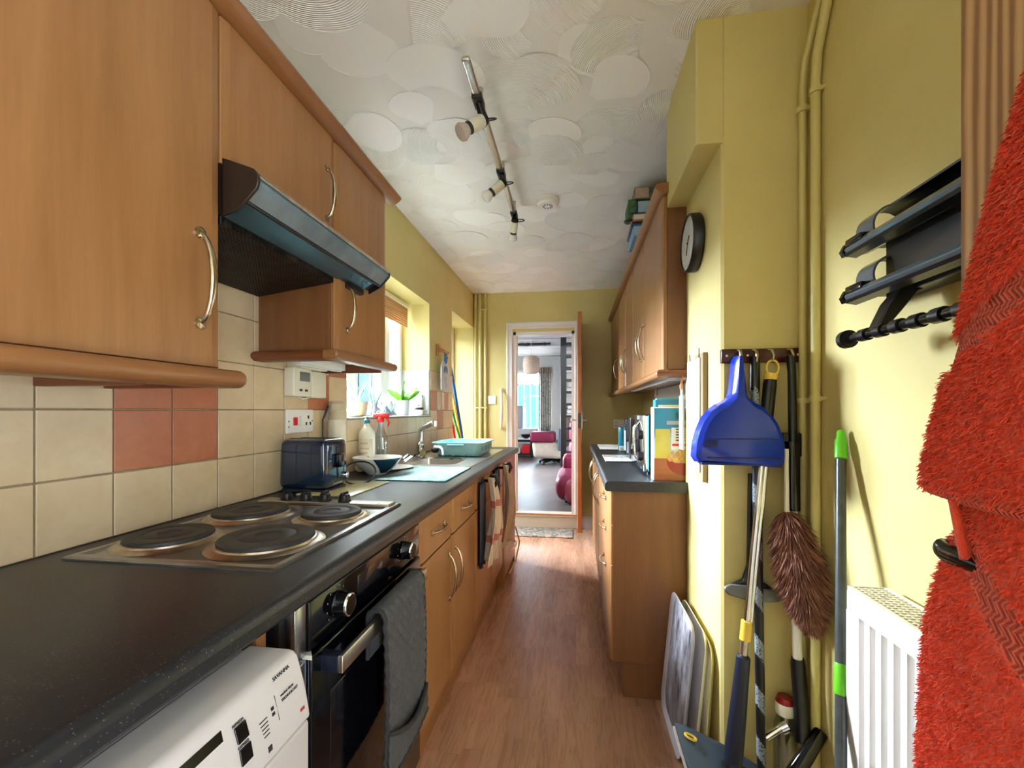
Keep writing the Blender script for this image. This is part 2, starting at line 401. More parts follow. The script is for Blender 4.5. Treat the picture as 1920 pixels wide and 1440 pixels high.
    def ball(s, c, r, m=0, sx=1, sy=1, sz=1, n=16):
        prof = [(max(1e-6, math.sin(PI*i/n))*r, -math.cos(PI*i/n)*r*sz) for i in range(n+1)]
        return s.lathe(prof, c, n*2, m, None, sx, sy)
    def text(s, st, size, o, xd, yd, m=0, depth=.0004, align='LEFT'):
        cu = bpy.data.curves.new('t', 'FONT'); cu.body = st; cu.size = size; cu.extrude = depth; cu.align_x = align; cu.resolution_u = 2
        ob = bpy.data.objects.new('t', cu); me = bpy.data.meshes.new_from_object(ob)
        xd = Vector(xd).normalized(); yd = Vector(yd).normalized(); zd = xd.cross(yd)
        o = Vector(o)
        s.add([o+xd*v.co.x+yd*v.co.y+zd*v.co.z for v in me.vertices], [list(p.vertices) for p in me.polygons], m)
        bpy.data.objects.remove(ob); bpy.data.curves.remove(cu); bpy.data.meshes.remove(me); return s
    def build(s, name, mt, parent=None, loc=None, bevel=0, seg=2, ang=38, solid=0, sub=0, smooth=True, fix=False):
        me = bpy.data.meshes.new(name)
        org = ORG[parent.name] if parent else Vector(loc if loc is not None else (0, 0, 0))
        me.from_pydata([tuple(v-org) for v in s.v], [], s.f)
        for mm in (mt if isinstance(mt, (list, tuple)) else [mt]): me.materials.append(mm)
        me.polygons.foreach_set('material_index', s.m)
        bm = bmesh.new(); bm.from_mesh(me)
        if fix: bmesh.ops.remove_doubles(bm, verts=bm.verts, dist=1e-5)
        if not solid: bmesh.ops.recalc_face_normals(bm, faces=bm.faces)
        bm.to_mesh(me); bm.free()
        if smooth:
            me.polygons.foreach_set('use_smooth', [True]*len(me.polygons)); me.set_sharp_from_angle(angle=math.radians(ang))
        o = bpy.data.objects.new(name, me); COL.objects.link(o)
        if parent: o.parent = parent; ORG[o.name] = org
        else: o.location = org; ORG[o.name] = org
        if solid:
            md = o.modifiers.new('thickness', 'SOLIDIFY'); md.thickness = solid; md.offset = 0
        if bevel:
            md = o.modifiers.new('bevel', 'BEVEL'); md.width = bevel; md.segments = seg; md.limit_method = 'ANGLE'; md.angle_limit = math.radians(40)
            o.modifiers.new('wn', 'WEIGHTED_NORMAL').keep_sharp = True
        if sub:
            md = o.modifiers.new('sub', 'SUBSURF'); md.levels = sub; md.render_levels = sub
        return o
def struct(name, mb, mt, **kw): return tagp(mb.build(name, mt, **kw), kind='structure')
def single(name, label, cat, mb, mt, loc, group=None, **kw): return tagp(mb.build(name, mt, loc=loc, **kw), label, cat, group)
def bow(parent, p0, p1, out, h=.03, r=.0055, name='handle'):
    """curved cabinet handle with end bosses"""
    p0, p1, out = Vector(p0), Vector(p1), Vector(out)
    mb = MB(); N = 18; pts = []; R = []; R2 = []
    for i in range(N+1):
        t = i/N; a = math.sin(PI*t)
        pts.append(p0.lerp(p1, t)+out*(h*min(1, a**.55)))
        R.append(r*(.75+.5*a)); R2.append(r*(.8+.1*a))
    mb.tube([p0]+pts[1:-1]+[p1], [R[0]]+R[1:-1]+[R[-1]], 12, ry=[R2[0]]+R2[1:-1]+[R2[-1]])
    for p in (p0, p1): mb.tube([p, p+out*.004, p+out*.006], [r*1.9, r*1.9, r*1.2], 16)
    return mb.build(name, M['nickel'], parent)
# ================================================================== STRUCTURE
CEIL = 2.41; LW = -1.06; YE = 4.43; RW = .65; AW = .69; BX = .445; BK = -1.5
struct('floor', MB().box(-1.4, .9, BK, YE, -.05, 0), M['floor'])
struct('ceiling', MB().box(-1.4, .9, BK, YE, CEIL, CEIL+.08), M['ceil_plain'])
# swirled plaster: overlapping fan-shaped comb strokes, each a thin skin with a raised rim
rp = random.Random(21); fb = MB(); fuv = []
spots_ = []
gy = -.2
while gy < 4.5:
    gx = -1.15
    while gx < .95: spots_.append((gx+rp.uniform(-.12, .12), gy+rp.uniform(-.12, .12))); gx += .21
    gy += .20
rp.shuffle(spots_)
for k, (px, py) in enumerate(spots_):
    R_ = rp.uniform(.22, .36); r0 = R_*rp.uniform(.12, .45); a0 = rp.uniform(0, 2*PI); da = rp.uniform(.9, 1.75); amp = rp.choice((0, .35, .6, .9, 1.0))
    cx_, cy_ = px-.22*math.cos(a0+da/2), py-.22*math.sin(a0+da/2); z = CEIL-.0003-.000014*k; NA, NR = 18, 3; k0 = len(fb.v); sq = rp.uniform(.75, 1)
    for i in range(NA+1):
        a = a0+da*i/NA; taper = math.sin(PI*min(1, max(0, .04+.92*i/NA)))**.22
        for j in range(NR+1):
            r = r0+(R_*taper*sq+R_*(1-sq)-r0)*j/NR if taper > .5 else r0+(R_*taper-r0)*j/NR
            x_ = min(.86, max(-1.055, cx_+r*math.cos(a))); y_ = min(4.425, max(-.6, cy_+r*math.sin(a)))
            fb.v.append(Vector((x_, y_, z))); fuv.append((r, amp))
    for i in range(NA):
        for j in range(NR):
            q = k0+i*(NR+1)+j; fb.f.append([q, q+NR+1, q+NR+2, q+1]); fb.m.append(0)
    rim = [fb.v[k0+i*(NR+1)+NR].copy() for i in range(2, NA-1)]
    n0 = len(fb.v); fb.tube(rim, .0009, 5, ry=.0009); fuv += [(0, 0)]*(len(fb.v)-n0)
cp = struct('ceiling_plaster', fb, M['ceiling'])
uvl = cp.data.uv_layers.new(name='UVMap')
for lp in cp.data.loops: uvl.data[lp.index].uv = fuv[lp.vertex_index]
w = MB()
T = -1.33
w.box(T, LW, BK, 1.88, 0, CEIL).box(T, LW, 1.88, 3.042, 0, 1.15).box(T, LW, 1.88, 3.042, 1.97, CEIL)
w.box(T, LW, 3.042, 3.618, 0, CEIL).box(T, LW, 3.618, 4.424, 2.055, CEIL).box(T, LW, 4.424, YE, 0, CEIL)
struct('wall_left', w, M['yellow'])
w = MB(); DX0, DX1, DZ0, DZ1 = -.645, -.015, .14, 2.0
w.box(-1.4, DX0, YE, YE+.1, 0, CEIL).box(DX1, .9, YE, YE+.1, 0, CEIL).box(DX0, DX1, YE, YE+.1, DZ1, CEIL)
struct('wall_end', w, M['yellow'])
struct('wall_right', MB().box(RW, RW+.2, 1.86, YE, 0, CEIL), M['yellow'])
w = MB().box(AW, AW+.16, -.85+RWW/2, 1.42, 0, CEIL).box(AW, AW+.16, BK, -.85-RWW/2, 0, CEIL).box(AW, AW+.16, -.85-RWW/2, -.85+RWW/2, 2.05, CEIL).box(AW, AW+.16, -.85-RWW/2, -.85+RWW/2, 0, .15)  # includes an added opening behind the camera for fill daylight
struct('wall_alcove', w, M['yellow'])
w = MB().prism([(BX+.008, 1.42), (.86, 1.42), (.86, 1.86), (BX, 1.86), (BX, 1.428)], 'z', 0, CEIL)
struct('wall_chimney', w, M['yellow'])
struct('beam_chimney', MB().prism([(.37+.006, 1.42), (BX+.004, 1.42), (BX+.004, 1.86), (.37, 1.86), (.37, 1.426)], 'z', 2.02, CEIL), M['yellow'])
w = MB().box(-1.4, .9, BK-.1, BK, 0, CEIL)
struct('wall_rear', w, M['room_white'])
# ------------------------------------------------ tiles on the left wall
tl = MB(); P = .1465; y0 = .705-6*P
tl.box(LW, LW+.004, -.3, 1.88, .895, 1.60, 2).box(LW, LW+.004, 1.88, 3.042, .895, 1.149, 2).box(LW, LW+.004, 3.042, 3.617, .895, 1.488, 2)
terr = {(7, 1), (8, 1), (7, 2), (8, 2), (12, 2), (13, 3), (22, 2), (24, 2), (23, 1)}
for i in range(30):
    for j in range(5):
        a, b_ = y0+i*P+.0018, y0+(i+1)*P-.0018; c, d = .90+j*P+.0018, .90+(j+1)*P-.0018
        if a > 3.6: continue
        if b_ > 3.615: b_ = 3.615
        if a > 1.75 and j > 3: continue
        segs = [(a, b_, c, d)]
        if d > 1.15 and b_ > 1.88 and a < 3.042:
            segs = []
            if c < 1.149-.02: segs.append((a, b_, c, min(d, 1.147)))
            if a < 1.86 and d > 1.147: segs.append((a, 1.878, max(c, 1.05), d)); 
            if b_ > 3.05 and d > 1.147: segs.append((3.044, b_, c, d))
        wt = (i, j) in terr
        for q in segs:
            jit = random.uniform(-.0005, .0005)
            tl.box(LW+.004, LW+.0085+jit, q[0], q[1], q[2], q[3], 1 if wt else 0)
struct('wall_left_tiles', tl, [M['tile'], M['terra'], M['grout']], bevel=.0016)
# white tiles in the window reveal and the sill
rv = MB()
for k, (a, b_) in enumerate(((-1.27, -1.175), (-1.173, -1.062))):
    for c, d in ((1.156, 1.318), (1.321, 1.487)): rv.box(a, b_, 3.034, 3.0415, c, d)
for k in range(8):
    a = 1.882+k*.1448; rv.box(-1.27, -1.046, a, a+.143, 1.1505, 1.158)
struct('window_1_sill', rv, M['white_tile'], bevel=.0015)
# ------------------------------------------------ kitchen window
WX = -1.27
wf = MB(); f_ = .05
wf.box(WX-.05, WX, 1.88, 1.88+f_, 1.158, 1.97).box(WX-.05, WX, 3.042-f_, 3.042, 1.158, 1.97)
wf.box(WX-.05, WX, 1.88, 3.042, 1.158, 1.158+f_).box(WX-.05, WX, 1.88, 3.042, 1.97-f_, 1.97)
wf.box(WX-.05, WX+.012, 2.70, 2.76, 1.17, 1.96).box(WX-.05, WX, 2.28, 2.33, 1.17, 1.96)
for a, b_ in ((2.33, 2.70), (2.76, 3.0)):
    wf.box(WX-.035, WX+.014, a, a+.035, 1.205, 1.925).box(WX-.035, WX+.014, b_-.035, b_, 1.205, 1.925)
    wf.box(WX-.035, WX+.014, a, b_, 1.205, 1.24).box(WX-.035, WX+.014, a, b_, 1.89, 1.925)
w1 = struct('window_1', wf, M['white_gloss'], bevel=.003)
MB().box(WX-.03, WX-.024, 1.92, 3.0, 1.2, 1.93).build('pane', M['glass'], w1)
# ------------------------------------------------ back door recess
bd = MB(); bx = -1.27
bd.box(bx-.05, bx, 3.618, 3.70, .02, 2.05).box(bx-.05, bx, 4.34, 4.424, .02, 2.05).box(bx-.05, bx, 3.70, 4.34, 1.92, 2.05).box(bx-.05, bx, 3.70, 4.34, .02, .3)
d1 = struct('door_1', bd, M['white_gloss'], bevel=.004)
MB().box(bx-.03, bx-.024, 3.70, 4.34, .3, 1.92).build('pane', M['glass'], d1)
MB().box(bx, bx+.03, 4.24, 4.26, 1.0, 1.13).tube([(bx+.03, 4.25, 1.06), (bx+.05, 4.25, 1.06), (bx+.05, 4.15, 1.06)], .008).build('handle', M['steel'], d1)
# ------------------------------------------------ end doorway casing
c = MB(); yy = YE
prof = [(0, 0), (.066, 0), (.066, .010), (.056, .018), (.03, .014), (.012, .022), (0, .016)]
def casing(x_out, sgn, z0, z1):
    c.prism([(x_out+sgn*a, yy-b_) for a, b_ in prof], 'z', z0, z1)
casing(-.711, 1, 0, 2.098); casing(.051, -1, .14, 2.098)
c.prism([(yy-b_, 2.098-a) for a, b_ in prof], 'x', -.711, .051)
struct('trim_1', c, M['white_gloss'])
c = MB().box(DX0, DX0+.03, YE-.001, YE+.11, .14, 2.0).box(DX1-.03, DX1, YE-.001, YE+.11, .14, 2.0).box(DX0, DX1, YE-.001, YE+.11, 1.97, 2.0)
c.box(DX0+.03, DX0+.042, YE+.05, YE+.07, .14, 1.97)
struct('trim_2', c, M['white_gloss'])
c = MB().box(-.70, DX1+.06, YE-.035, YE, 0, .118).box(-.70, DX1+.06, YE-.05, YE+.1, .118, .142)
struct('trim_3', c, M['offwhite'], bevel=.004)
c = MB().box(-.70, DX1+.04, YE-.055, YE-.03, .135, .146)
struct('trim_4', c, M['orange_pine'], bevel=.002)
c = MB().prism([(YE, 0), (YE-.02, 0), (YE-.02, .10), (YE-.008, .125), (YE, .13)], 'x', .045, .65)
struct('baseboard_end', c, M['white_gloss'])
# open pine door seen edge-on
d = MB().box(.012, .047, 3.735, 4.40, .15, 2.035)
d2 = struct('door_2', d, M['orange_pine'], bevel=.002)
h = MB()
for sx in (-1, 1):
    x = .012 if sx < 0 else .047
    h.box(min(x, x+sx*.006), max(x, x+sx*.006), 3.76, 3.80, 1.03, 1.17)
    h.tube([(x, 3.78, 1.108), (x+sx*.045, 3.78, 1.108), (x+sx*.05, 3.80, 1.108), (x+sx*.05, 3.89, 1.108)], .009)
h.build('handle', M['steel'], d2)
MB().box(.018, .041, 3.733, 3.7355, 1.04, 1.17).build('lock_plate', M['darkgrey'], d2)
MB().ball((.03, 3.74, 1.30), .004).ball((.03, 3.74, .6), .004).build('screw', M['darkgrey'], d2)
# near pine door on the right, with its lever
d = MB().box(.492, .532, -.13, .640, .01, 1.98)
d3 = struct('door_3', d, M['pine'], bevel=.003)
h = MB()
h.rbox(.484, .492, .575, .622, .96, 1.15, .003)
h.tube([(.486, .60, 1.022), (.455, .60, 1.022), (.443, .598, 1.021), (.438, .585, 1.02), (.437, .50, 1.018)], [.010, .010, .0105, .010, .008], 14, ry=[.010, .010, .014, .012, .009])
h.build('handle', M['black_gloss'], d3)
# outside: pale board fence beyond the window, yard ground
fn = MB()
for k in range(29):
    y = -.4+k*.16; fn.box(-2.92, -2.90, y, y+.145, -.3, 1.65, 0)
fn.box(-2.94, -2.92, -.4, 4.3, -.3, 1.6, 1)
for k in range(10):
    x = -2.88+k*.152; fn.box(x, x+.135, 4.30, 4.32, -.3, 2.18, 0)
fn.box(-2.9, -1.34, 4.32, 4.34, -.3, 2.15, 1)
struct('wall_outer', MB().box(-2.8, -1.4, YE, YE+.1, -.3, 2.7), M['room_white'])
g = tagp(fn.build('garden_fence', [M['fence'], M['fence_gap']], loc=(-2.9, 2, -.3)), 'pale blue vertical board fence outside the kitchen window', 'fence')
struct('ground_outside', MB().box(-8, -1.33, -3, 30, -.4, -.3).box(-8, 8, 12, 30, -.4, -.3), mat('pale_paving', (215, 213, 208), .8))

# ================================================================== LIVING ROOM
LF = .14
struct('floor_living', MB().box(-2.8, 1.6, YE+.1, 11.5, LF-.1, LF).box(DX0, DX1, YE, YE+.1, 0, LF), M['greyfloor'])
struct('ceiling_living', MB().box(-2.8, 1.6, YE+.1, 11.5, 2.62, 2.7), M['room_grey'])
w = MB().box(-2.8, -1.66, 11.4, 11.6, LF, 2.62).box(-.80, 1.6, 11.4, 11.6, LF, 2.62).box(-1.66, -.80, 11.4, 11.6, LF, .66).box(-1.66, -.80, 11.4, 11.6, 2.25, 2.62)
struct('wall_far', w, M['room_white'])
struct('wall_living_right', MB().box(1.5, 1.6, YE+.1, 11.5, LF, 2.62), M['room_white'])
w = MB().box(-2.8, -2.7, YE+.1, 7.0, LF, 2.62).box(-2.8, -2.7, 8.2, 11.5, LF, 2.62).box(-2.8, -2.7, 7.0, 8.2, LF, 1.1).box(-2.8, -2.7, 7.0, 8.2, 2.0, 2.62)  # the gap in this wall is added, out of view, for fill daylight
struct('wall_living_left', w, M['room_white'])
struct('beam_living', MB().box(-2.7, 1.5, 8.6, 8.9, 2.32, 2.62).box(-2.7, 1.5, 8.52, 8.6, 2.42, 2.47), M['room_white'], bevel=.01)
struct('beam_front', MB().box(-2.7, 1.5, 6.4, 6.6, 2.30, 2.62), M['room_grey'], bevel=.01)
wf = MB().box(-1.66, -1.61, 11.45, 11.5, .66, 2.25).box(-.85, -.80, 11.45, 11.5, .66, 2.25).box(-1.66, -.8, 11.45, 11.5, .66, .72).box(-1.66, -.8, 11.45, 11.5, 2.19, 2.25)
wf.box(-1.66, -.8, 11.45, 11.5, 1.86, 1.90).box(-1.36, -1.32, 11.45, 11.5, .7, 1.6).box(-1.32, -.84, 11.45, 11.5, 1.56, 1.60).box(-1.66, -.76, 11.33, 11.4, .62, .66)
w2 = struct('window_2', wf, M['white_gloss'])
MB().box(-1.62, -.84, 11.47, 11.475, .7, 2.2).build('pane', M['glass'], w2)
fn = MB()
for k in range(30):
    x = -4+k*.2; fn.box(x, x+.17, 13.5, 13.53, -.3, 2.0)
single('green_fence', 'green painted board fence seen through the far living room window', 'fence', fn, M['fence_green'], (-1, 13.5, -.3))
# curtains
def curtain(x0, x1, lab):
    t = thing('curtain', lab, 'curtain', ((x0+x1)/2, 11.3, .63), 'curtains at the far window')
    def fnc(u, v):
        x = x0+(x1-x0)*u; return (x, 11.30+.03*math.sin(u*(x1-x0)*110), .64+1.52*v)
    MB().grid(fnc, 60, 8).build('drape', M['curtain'], t, solid=.006)
    MB().grid(lambda u, v: (x0-.01+(x1-x0+.02)*u, 11.295+.035*math.sin(u*(x1-x0)*110), 2.16+.16*v), 60, 3).build('heading', M['linen'], t, solid=.01)
curtain(-.95, -.65, 'patterned floral curtain hanging right of the far living room window')
curtain(-1.95, -1.62, 'patterned floral curtain hanging left of the far living room window, mostly behind the door frame')
# pendant
t = thing('pendant_lamp', 'pale barrel shade pendant lamp hanging from the living room ceiling', 'lamp', (-.852, 8.3, 1.9))
MB().lathe([(.11, 1.90), (.155, 1.95), (.165, 2.07), (.155, 2.19), (.11, 2.24), (.02, 2.245)], (-.852, 8.3, 0), 24).build('lamp_shade', M['linen'], t)
MB().cyl((-.852, 8.3, 2.24), (-.852, 8.3, 2.62), .006, n=8).lathe([(.05, 2.60), (.05, 2.62)], (-.852, 8.3, 0)).build('flex', M['white'], t)
single('spotlight_bar', 'white spotlight bar with dark lamps fixed on the living room beam', 'light', MB().box(-1.5, -.5, 8.56, 8.6, 2.50, 2.53).ball((-1.35, 8.5, 2.5), .045).ball((-.95, 8.5, 2.5), .03).ball((-.6, 8.5, 2.5), .03), M['black'], (-1, 8.58, 2.52))
# open-tread staircase
t = thing('staircase', 'black open tread staircase rising in the living room behind the doorway', 'stairs', (-.1, 7.1, LF))
MB().prism([(7.0, LF), (7.12, LF), (7.12, 2.62), (7.0, 2.62)], 'x', -.245, -.155).build('stringer', M['blackwood'], t, bevel=.004)
MB().prism([(7.0, LF), (7.12, LF), (7.12, 2.62), (7.0, 2.62)], 'x', .70, .79).build('stringer', M['blackwood'], t, bevel=.004)
for k in range(12):
    z = LF+.195*(k+1)
    MB().box(-.155, .70, 7.0, 7.22, z-.035, z).build('tread', M['blackwood'], t)
# white things seen between the treads: stacked linen on shelves
sh = thing('linen_shelves', 'white shelves of folded linen seen between the stair treads', 'shelves', (.1, 8.0, LF))
MB().box(-.2, .5, 8.0, 8.4, 1.1, 1.13).box(-.2, .5, 8.0, 8.4, 1.5, 1.53).box(-.2, .5, 8.0, 8.4, 1.9, 1.93).box(-.2, .5, 8.0, 8.4, 2.25, 2.28).box(-.22, -.2, 8.0, 8.4, LF, 2.3).box(.5, .52, 8.0, 8.4, LF, 2.3).box(-.2, .5, 8.38, 8.4, 1.1, 2.3).build('frame', M['white'], sh)
MB().rbox(-.17, .4, 8.02, 8.3, 1.13, 1.22, .03).rbox(-.16, .42, 8.02, 8.3, 1.22, 1.31, .03).rbox(-.17, .4, 8.02, 8.3, 1.53, 1.62, .03).rbox(-.15, .38, 8.02, 8.3, 1.62, 1.72, .03).rbox(-.15, .38, 8.02, 8.3, 1.93, 2.05, .03).build('folded_linen', M['room_white'], sh)
# burgundy sofa close behind the door
s = thing('sofa', 'magenta leather sofa with rounded pink front just beyond the doorway', 'sofa', (.35, 5.5, LF))
MB().rbox(-.24, .95, 4.86, 5.9, .17, .46, .12, 5).build('seat', M['magenta'], s)
MB().rbox(-.13, .93, 4.80, 5.0, .15, .43, .09, 5).build('front_roll', M['pink'], s)
MB().rbox(-.17, .95, 5.55, 5.95, .40, .62, .06, 4).build('backrest', M['magenta'], s)
for p in ((-.1, 5.0), (.85, 5.0), (-.1, 5.8), (.85, 5.8)): MB().cyl((p[0], p[1], LF), (p[0], p[1], .2), .03).build('leg', M['black'], s)
s = thing('low_armchair', 'dark magenta armchair seat seen through the stair treads', 'chair', (.25, 7.6, LF))
MB().rbox(-.12, .55, 7.35, 7.9, .2, .68, .08, 4).rbox(-.12, .55, 7.75, 7.95, .5, 1.0, .06, 4).build('seat', M['magenta'], s)
for p in ((-.05, 7.42), (.48, 7.42), (-.05, 7.85), (.48, 7.85)): MB().cyl((p[0], p[1], LF), (p[0], p[1], .22), .02).build('leg', M['black'], s)
# recliner
s = thing('recliner', 'cream armchair with magenta arm pad on a black swivel base', 'armchair', (-.45, 8.6, LF))
MB().rbox(-.85, -.18, 8.3, 8.95, .26, .60, .08, 4, taper=.9).build('body', M['cream_fabric'], s)
MB().rbox(-.88, -.40, 8.26, 8.8, .58, .78, .05, 4).build('arm_pad', M['magenta'], s)
MB().rbox(-.30, -.12, 8.3, 8.95, .50, 1.25, .07, 4).build('backrest', M['cream_fabric'], s)
b_ = MB().cyl((-.45, 8.6, .2), (-.45, 8.6, .3), .04)
for a in range(5):
    x, y = -.45+.28*math.cos(a*1.2566+.3), 8.6+.28*math.sin(a*1.2566+.3)
    b_.tube([(-.45, 8.6, .24), (x, y, .19)], [.03, .02], 10).ball((x, y, .165), .025, n=8)
b_.build('base', M['black'], s)
single('blue_jacket', 'grey blue cloth draped over the cream armchair back', 'cloth', MB().rbox(-.34, -.20, 8.22, 8.3, .42, .85, .03, 3), M['slate'], (-.27, 8.26, .42))
# coffee table + things
s = thing('coffee_table', 'dark wooden coffee table under the far window', 'table', (-1.3, 9.9, LF))
MB().box(-1.9, -.93, 9.6, 10.2, .49, .54).build('tabletop', M['blackwood'], s)
for p in ((-1.85, 9.65), (-.98, 9.65), (-1.85, 10.15), (-.98, 10.15)): MB().box(p[0]-.03, p[0]+.03, p[1]-.03, p[1]+.03, LF, .49).build('leg', M['blackwood'], s)
MB().box(-1.85, -.98, 9.65, 10.15, .2, .23).build('shelf', M['blackwood'], s)
single('magazine_pile', 'white papers spread on the dark coffee table', 'papers', MB().box(-1.8, -1.0, 9.65, 10.1, .54, .56), M['white'], (-1.4, 9.9, .54))
single('fruit_bowl', 'dark bowl standing on the coffee table papers', 'bowl', MB().lathe([(.04, .56), (.10, .60), (.12, .65), (.10, .63), (.0, .58)], (-1.12, 9.75, 0), 20), M['black'], (-1.12, 9.75, .56))
single('green_bowl', 'lime green bowl at the right end of the coffee table', 'bowl', MB().lathe([(.04, .56), (.08, .60), (.09, .66), (.07, .64), (.0, .58)], (-1.0, 10.02, 0), 20), M['leaf'], (-1.0, 10.02, .56))
single('candle_jar', 'small black jar at the left end of the coffee table', 'jar', MB().lathe([(.05, .56), (.05, .66), (.04, .67), (.0, .67)], (-1.42, 9.75, 0), 16), M['black'], (-1.42, 9.75, .56))
single('red_parcel', 'red and white parcel on the lower shelf of the coffee table', 'box', MB().box(-1.2, -1.02, 9.62, 9.9, .23, .42).box(-1.45, -1.24, 9.62, 9.9, .23, .34, 1), [M['red'], M['white']], (-1.2, 9.8, .23), bevel=.01)
# grey appliance near the far window
s = thing('grey_cabinet', 'grey boxy cabinet standing left under the far window', 'cabinet', (-1.5, 10.9, LF))
MB().rbox(-1.9, -.97, 10.7, 11.2, LF, .74, .02).build('body', M['room_white'], s)
single('desk_screen', 'grey upright panel with rounded top in front of the far window', 'screen', MB().rbox(-1.62, -1.32, 10.75, 10.85, .74, 1.32, .03), M['greydoor'], (-1.47, 10.8, .74))
# ================================================================== LEFT WALL CABINETS
def leaf(parent, x0, x1, y0, y1, z0, z1, mt=None, r=.008, name='door'):
    """cabinet front in the YZ plane with rounded vertical edges; the face is x1 (or x0) whichever is outward"""
    b_ = .022; sg = 1 if x1 > x0 else -1; e = .0045*sg; p = [(x0, y0), (x1-e-.002*sg, y0), (x1-e, y0+.002), (x1, y0+b_), (x1, y1-b_), (x1-e, y1-.002), (x1-e-.002*sg, y1), (x0, y1)]
    return MB().prism(p, 'z', z0, z1).build(name, mt or M['wood'], parent, bevel=.0012, ang=5)
CF = -.775
t = thing('wall_cabinet', 'large beech wall cabinet nearest the camera on the left wall', 'wall cabinet', (-.92, .5, 1.281), 'left wall cabinets')
MB().box(LW+.009, CF-.02, .22, .848, 1.281, 2.085).build('carcass', M['side'], t, bevel=.001)
leaf(t, CF-.019, CF, .25, .85, 1.284, 2.066)
bow(t, (CF, .797, 1.372), (CF, .797, 1.560), (1, 0, 0), .034, .0065)
t = thing('wall_cabinet', 'short beech wall cabinet above the cooker hood', 'wall cabinet', (-.92, 1.08, 1.74), 'left wall cabinets')
MB().box(LW+.009, CF-.02, .852, 1.306, 1.76, 2.085).build('carcass', M['side'], t, bevel=.001)
leaf(t, CF-.019, CF, .855, 1.305, 1.74, 2.066)
bow(t, (CF, 1.262, 1.795), (CF, 1.262, 1.952), (1, 0, 0), .03, .0055)
t = thing('wall_cabinet', 'narrow beech wall cabinet between the cooker hood and the window', 'wall cabinet', (-.92, 1.5, 1.385), 'left wall cabinets')
MB().box(LW+.009, CF-.02, 1.31, 1.69, 1.388, 2.085).build('carcass', M['side'], t, bevel=.001)
leaf(t, CF-.019, CF, 1.312, 1.695, 1.388, 2.066)
bow(t, (CF, 1.385, 1.465), (CF, 1.385, 1.620), (1, 0, 0), .03, .0055)
t = thing('cornice', 'beech cornice strip along the top of the left wall cabinets', 'cornice', (CF, 1, 2.085))
MB().prism([(CF-.02, 2.072), (CF+.012, 2.072), (CF+.030, 2.083), (CF+.038, 2.094), (CF+.034, 2.104), (CF+.01, 2.110), (CF-.02, 2.110)], 'y', .18, 1.76).build('moulding', M['wood_y'], t)
t = thing('light_pelmet', 'thick rounded beech pelmet rail under the nearest left wall cabinet', 'pelmet', (CF, .5, 1.245))
def bull(x0, x1, z0, z1, n=8):
    r = (z1-z0)/2; p = [(x0, z0)]
    for i in range(n+1):
        a = -PI/2+PI*i/n; p.append((x1-r+r*math.cos(a), (z0+z1)/2+r*math.sin(a)))
    return p+[(x0, z1)]
mb = MB().prism(bull(CF-.03, CF+.046, 1.240, 1.279), 'y', .18, .878)
mb.build('rail', M['wood_y'], t, bevel=.008)
MB().box(LW+.009, CF-.03, .70, .72, 1.238, 1.279).box(LW+.009, CF-.03, .828, .846, 1.240, 1.279).build('return_rail', M['darkwood'], t, bevel=.002)
t = thing('light_pelmet', 'rounded beech pelmet wrapped round the base of the narrow left wall cabinet', 'pelmet', (CF, 1.5, 1.36))
MB().prism(bull(CF-.02, CF+.034, 1.354, 1.386), 'y', 1.265, 1.735).build('rail', M['wood_y'], t, bevel=.006)
MB().prism([(1.310-a+1.31-1.31, b_) for a, b_ in [(-.02, 1.354), (.02, 1.354), (.034, 1.362), (.038, 1.37), (.034, 1.378), (.02, 1.386), (-.02, 1.386)]], 'x', LW+.009, CF-.01).build('return_rail', M['darkwood'], t)
MB().box(LW+.009, CF-.02, 1.672, 1.69, 1.345, 1.386).build('return_rail', M['darkwood'], t)
MB().box(LW+.012, CF-.02, 1.335, 1.67, 1.380, 1.387).build('underside', M['white_gloss'], t)
t = thing('under_cabinet_light', 'slim white strip light under the narrow left wall cabinet', 'light', (-.9, 1.5, 1.36))
MB().rbox(-.97, -.93, 1.36, 1.65, 1.352, 1.379, .004).build('housing', M['white'], t)
MB().rbox(-.96, -.94, 1.37, 1.64, 1.346, 1.354, .003).build('diffuser', M['led'], t)
# ------------------------------------------------ cooker hood
t = thing('cooker_hood', 'slim cooker hood with blued steel visor between the left wall cabinets', 'cooker hood', (-.9, 1.08, 1.57))
HX = -.692; HY0, HY1 = .853, 1.54
MB().box(LW+.009, CF-.004, .853, 1.308, 1.624, 1.738).build('body', M['hood_dark'], t)
MB().prism([(LW+.012, 1.570), (CF-.004, 1.606), (CF-.004, 1.622), (LW+.012, 1.60)], 'y', .856, 1.306).build('grease_filter', M['mesh'], t)
# visor: side profile in XZ, extruded along Y
band = [(-.724, 1.658), (HX-.002, 1.690), (HX+.001, 1.698), (HX-.004, 1.708), (HX-.012, 1.712), (-.730, 1.672)]
MB().prism(band, 'y', HY0+.008, HY1-.006).build('visor', M['hood_steel'], t, bevel=.0015)
MB().prism([(CF+.002, 1.640), (-.730, 1.672), (HX-.012, 1.711), (CF+.002, 1.742)], 'y', HY0+.008, HY1-.006).build('visor_top', M['hood_dark'], t)
MB().prism([(CF+.001, 1.622), (-.735, 1.632), (HX+.002, 1.676), (HX+.007, 1.690), (HX+.006, 1.706), (HX-.006, 1.720), (CF+.001, 1.750)], 'y', HY0, HY0+.008).build('end_cap', M['hood_dark'], t, bevel=.002)
MB().prism([(CF+.001, 1.628), (-.724, 1.652), (HX+.002, 1.688), (HX+.004, 1.702), (HX-.010, 1.716), (CF+.001, 1.744)], 'y', HY1-.006, HY1).build('end_cap', M['black'], t, bevel=.002)
MB().tube([(HX-.001, HY0+.006, 1.7085), (HX-.001, HY1, 1.7085)], .0055, 10).build('edge_trim', M['burnt'], t)
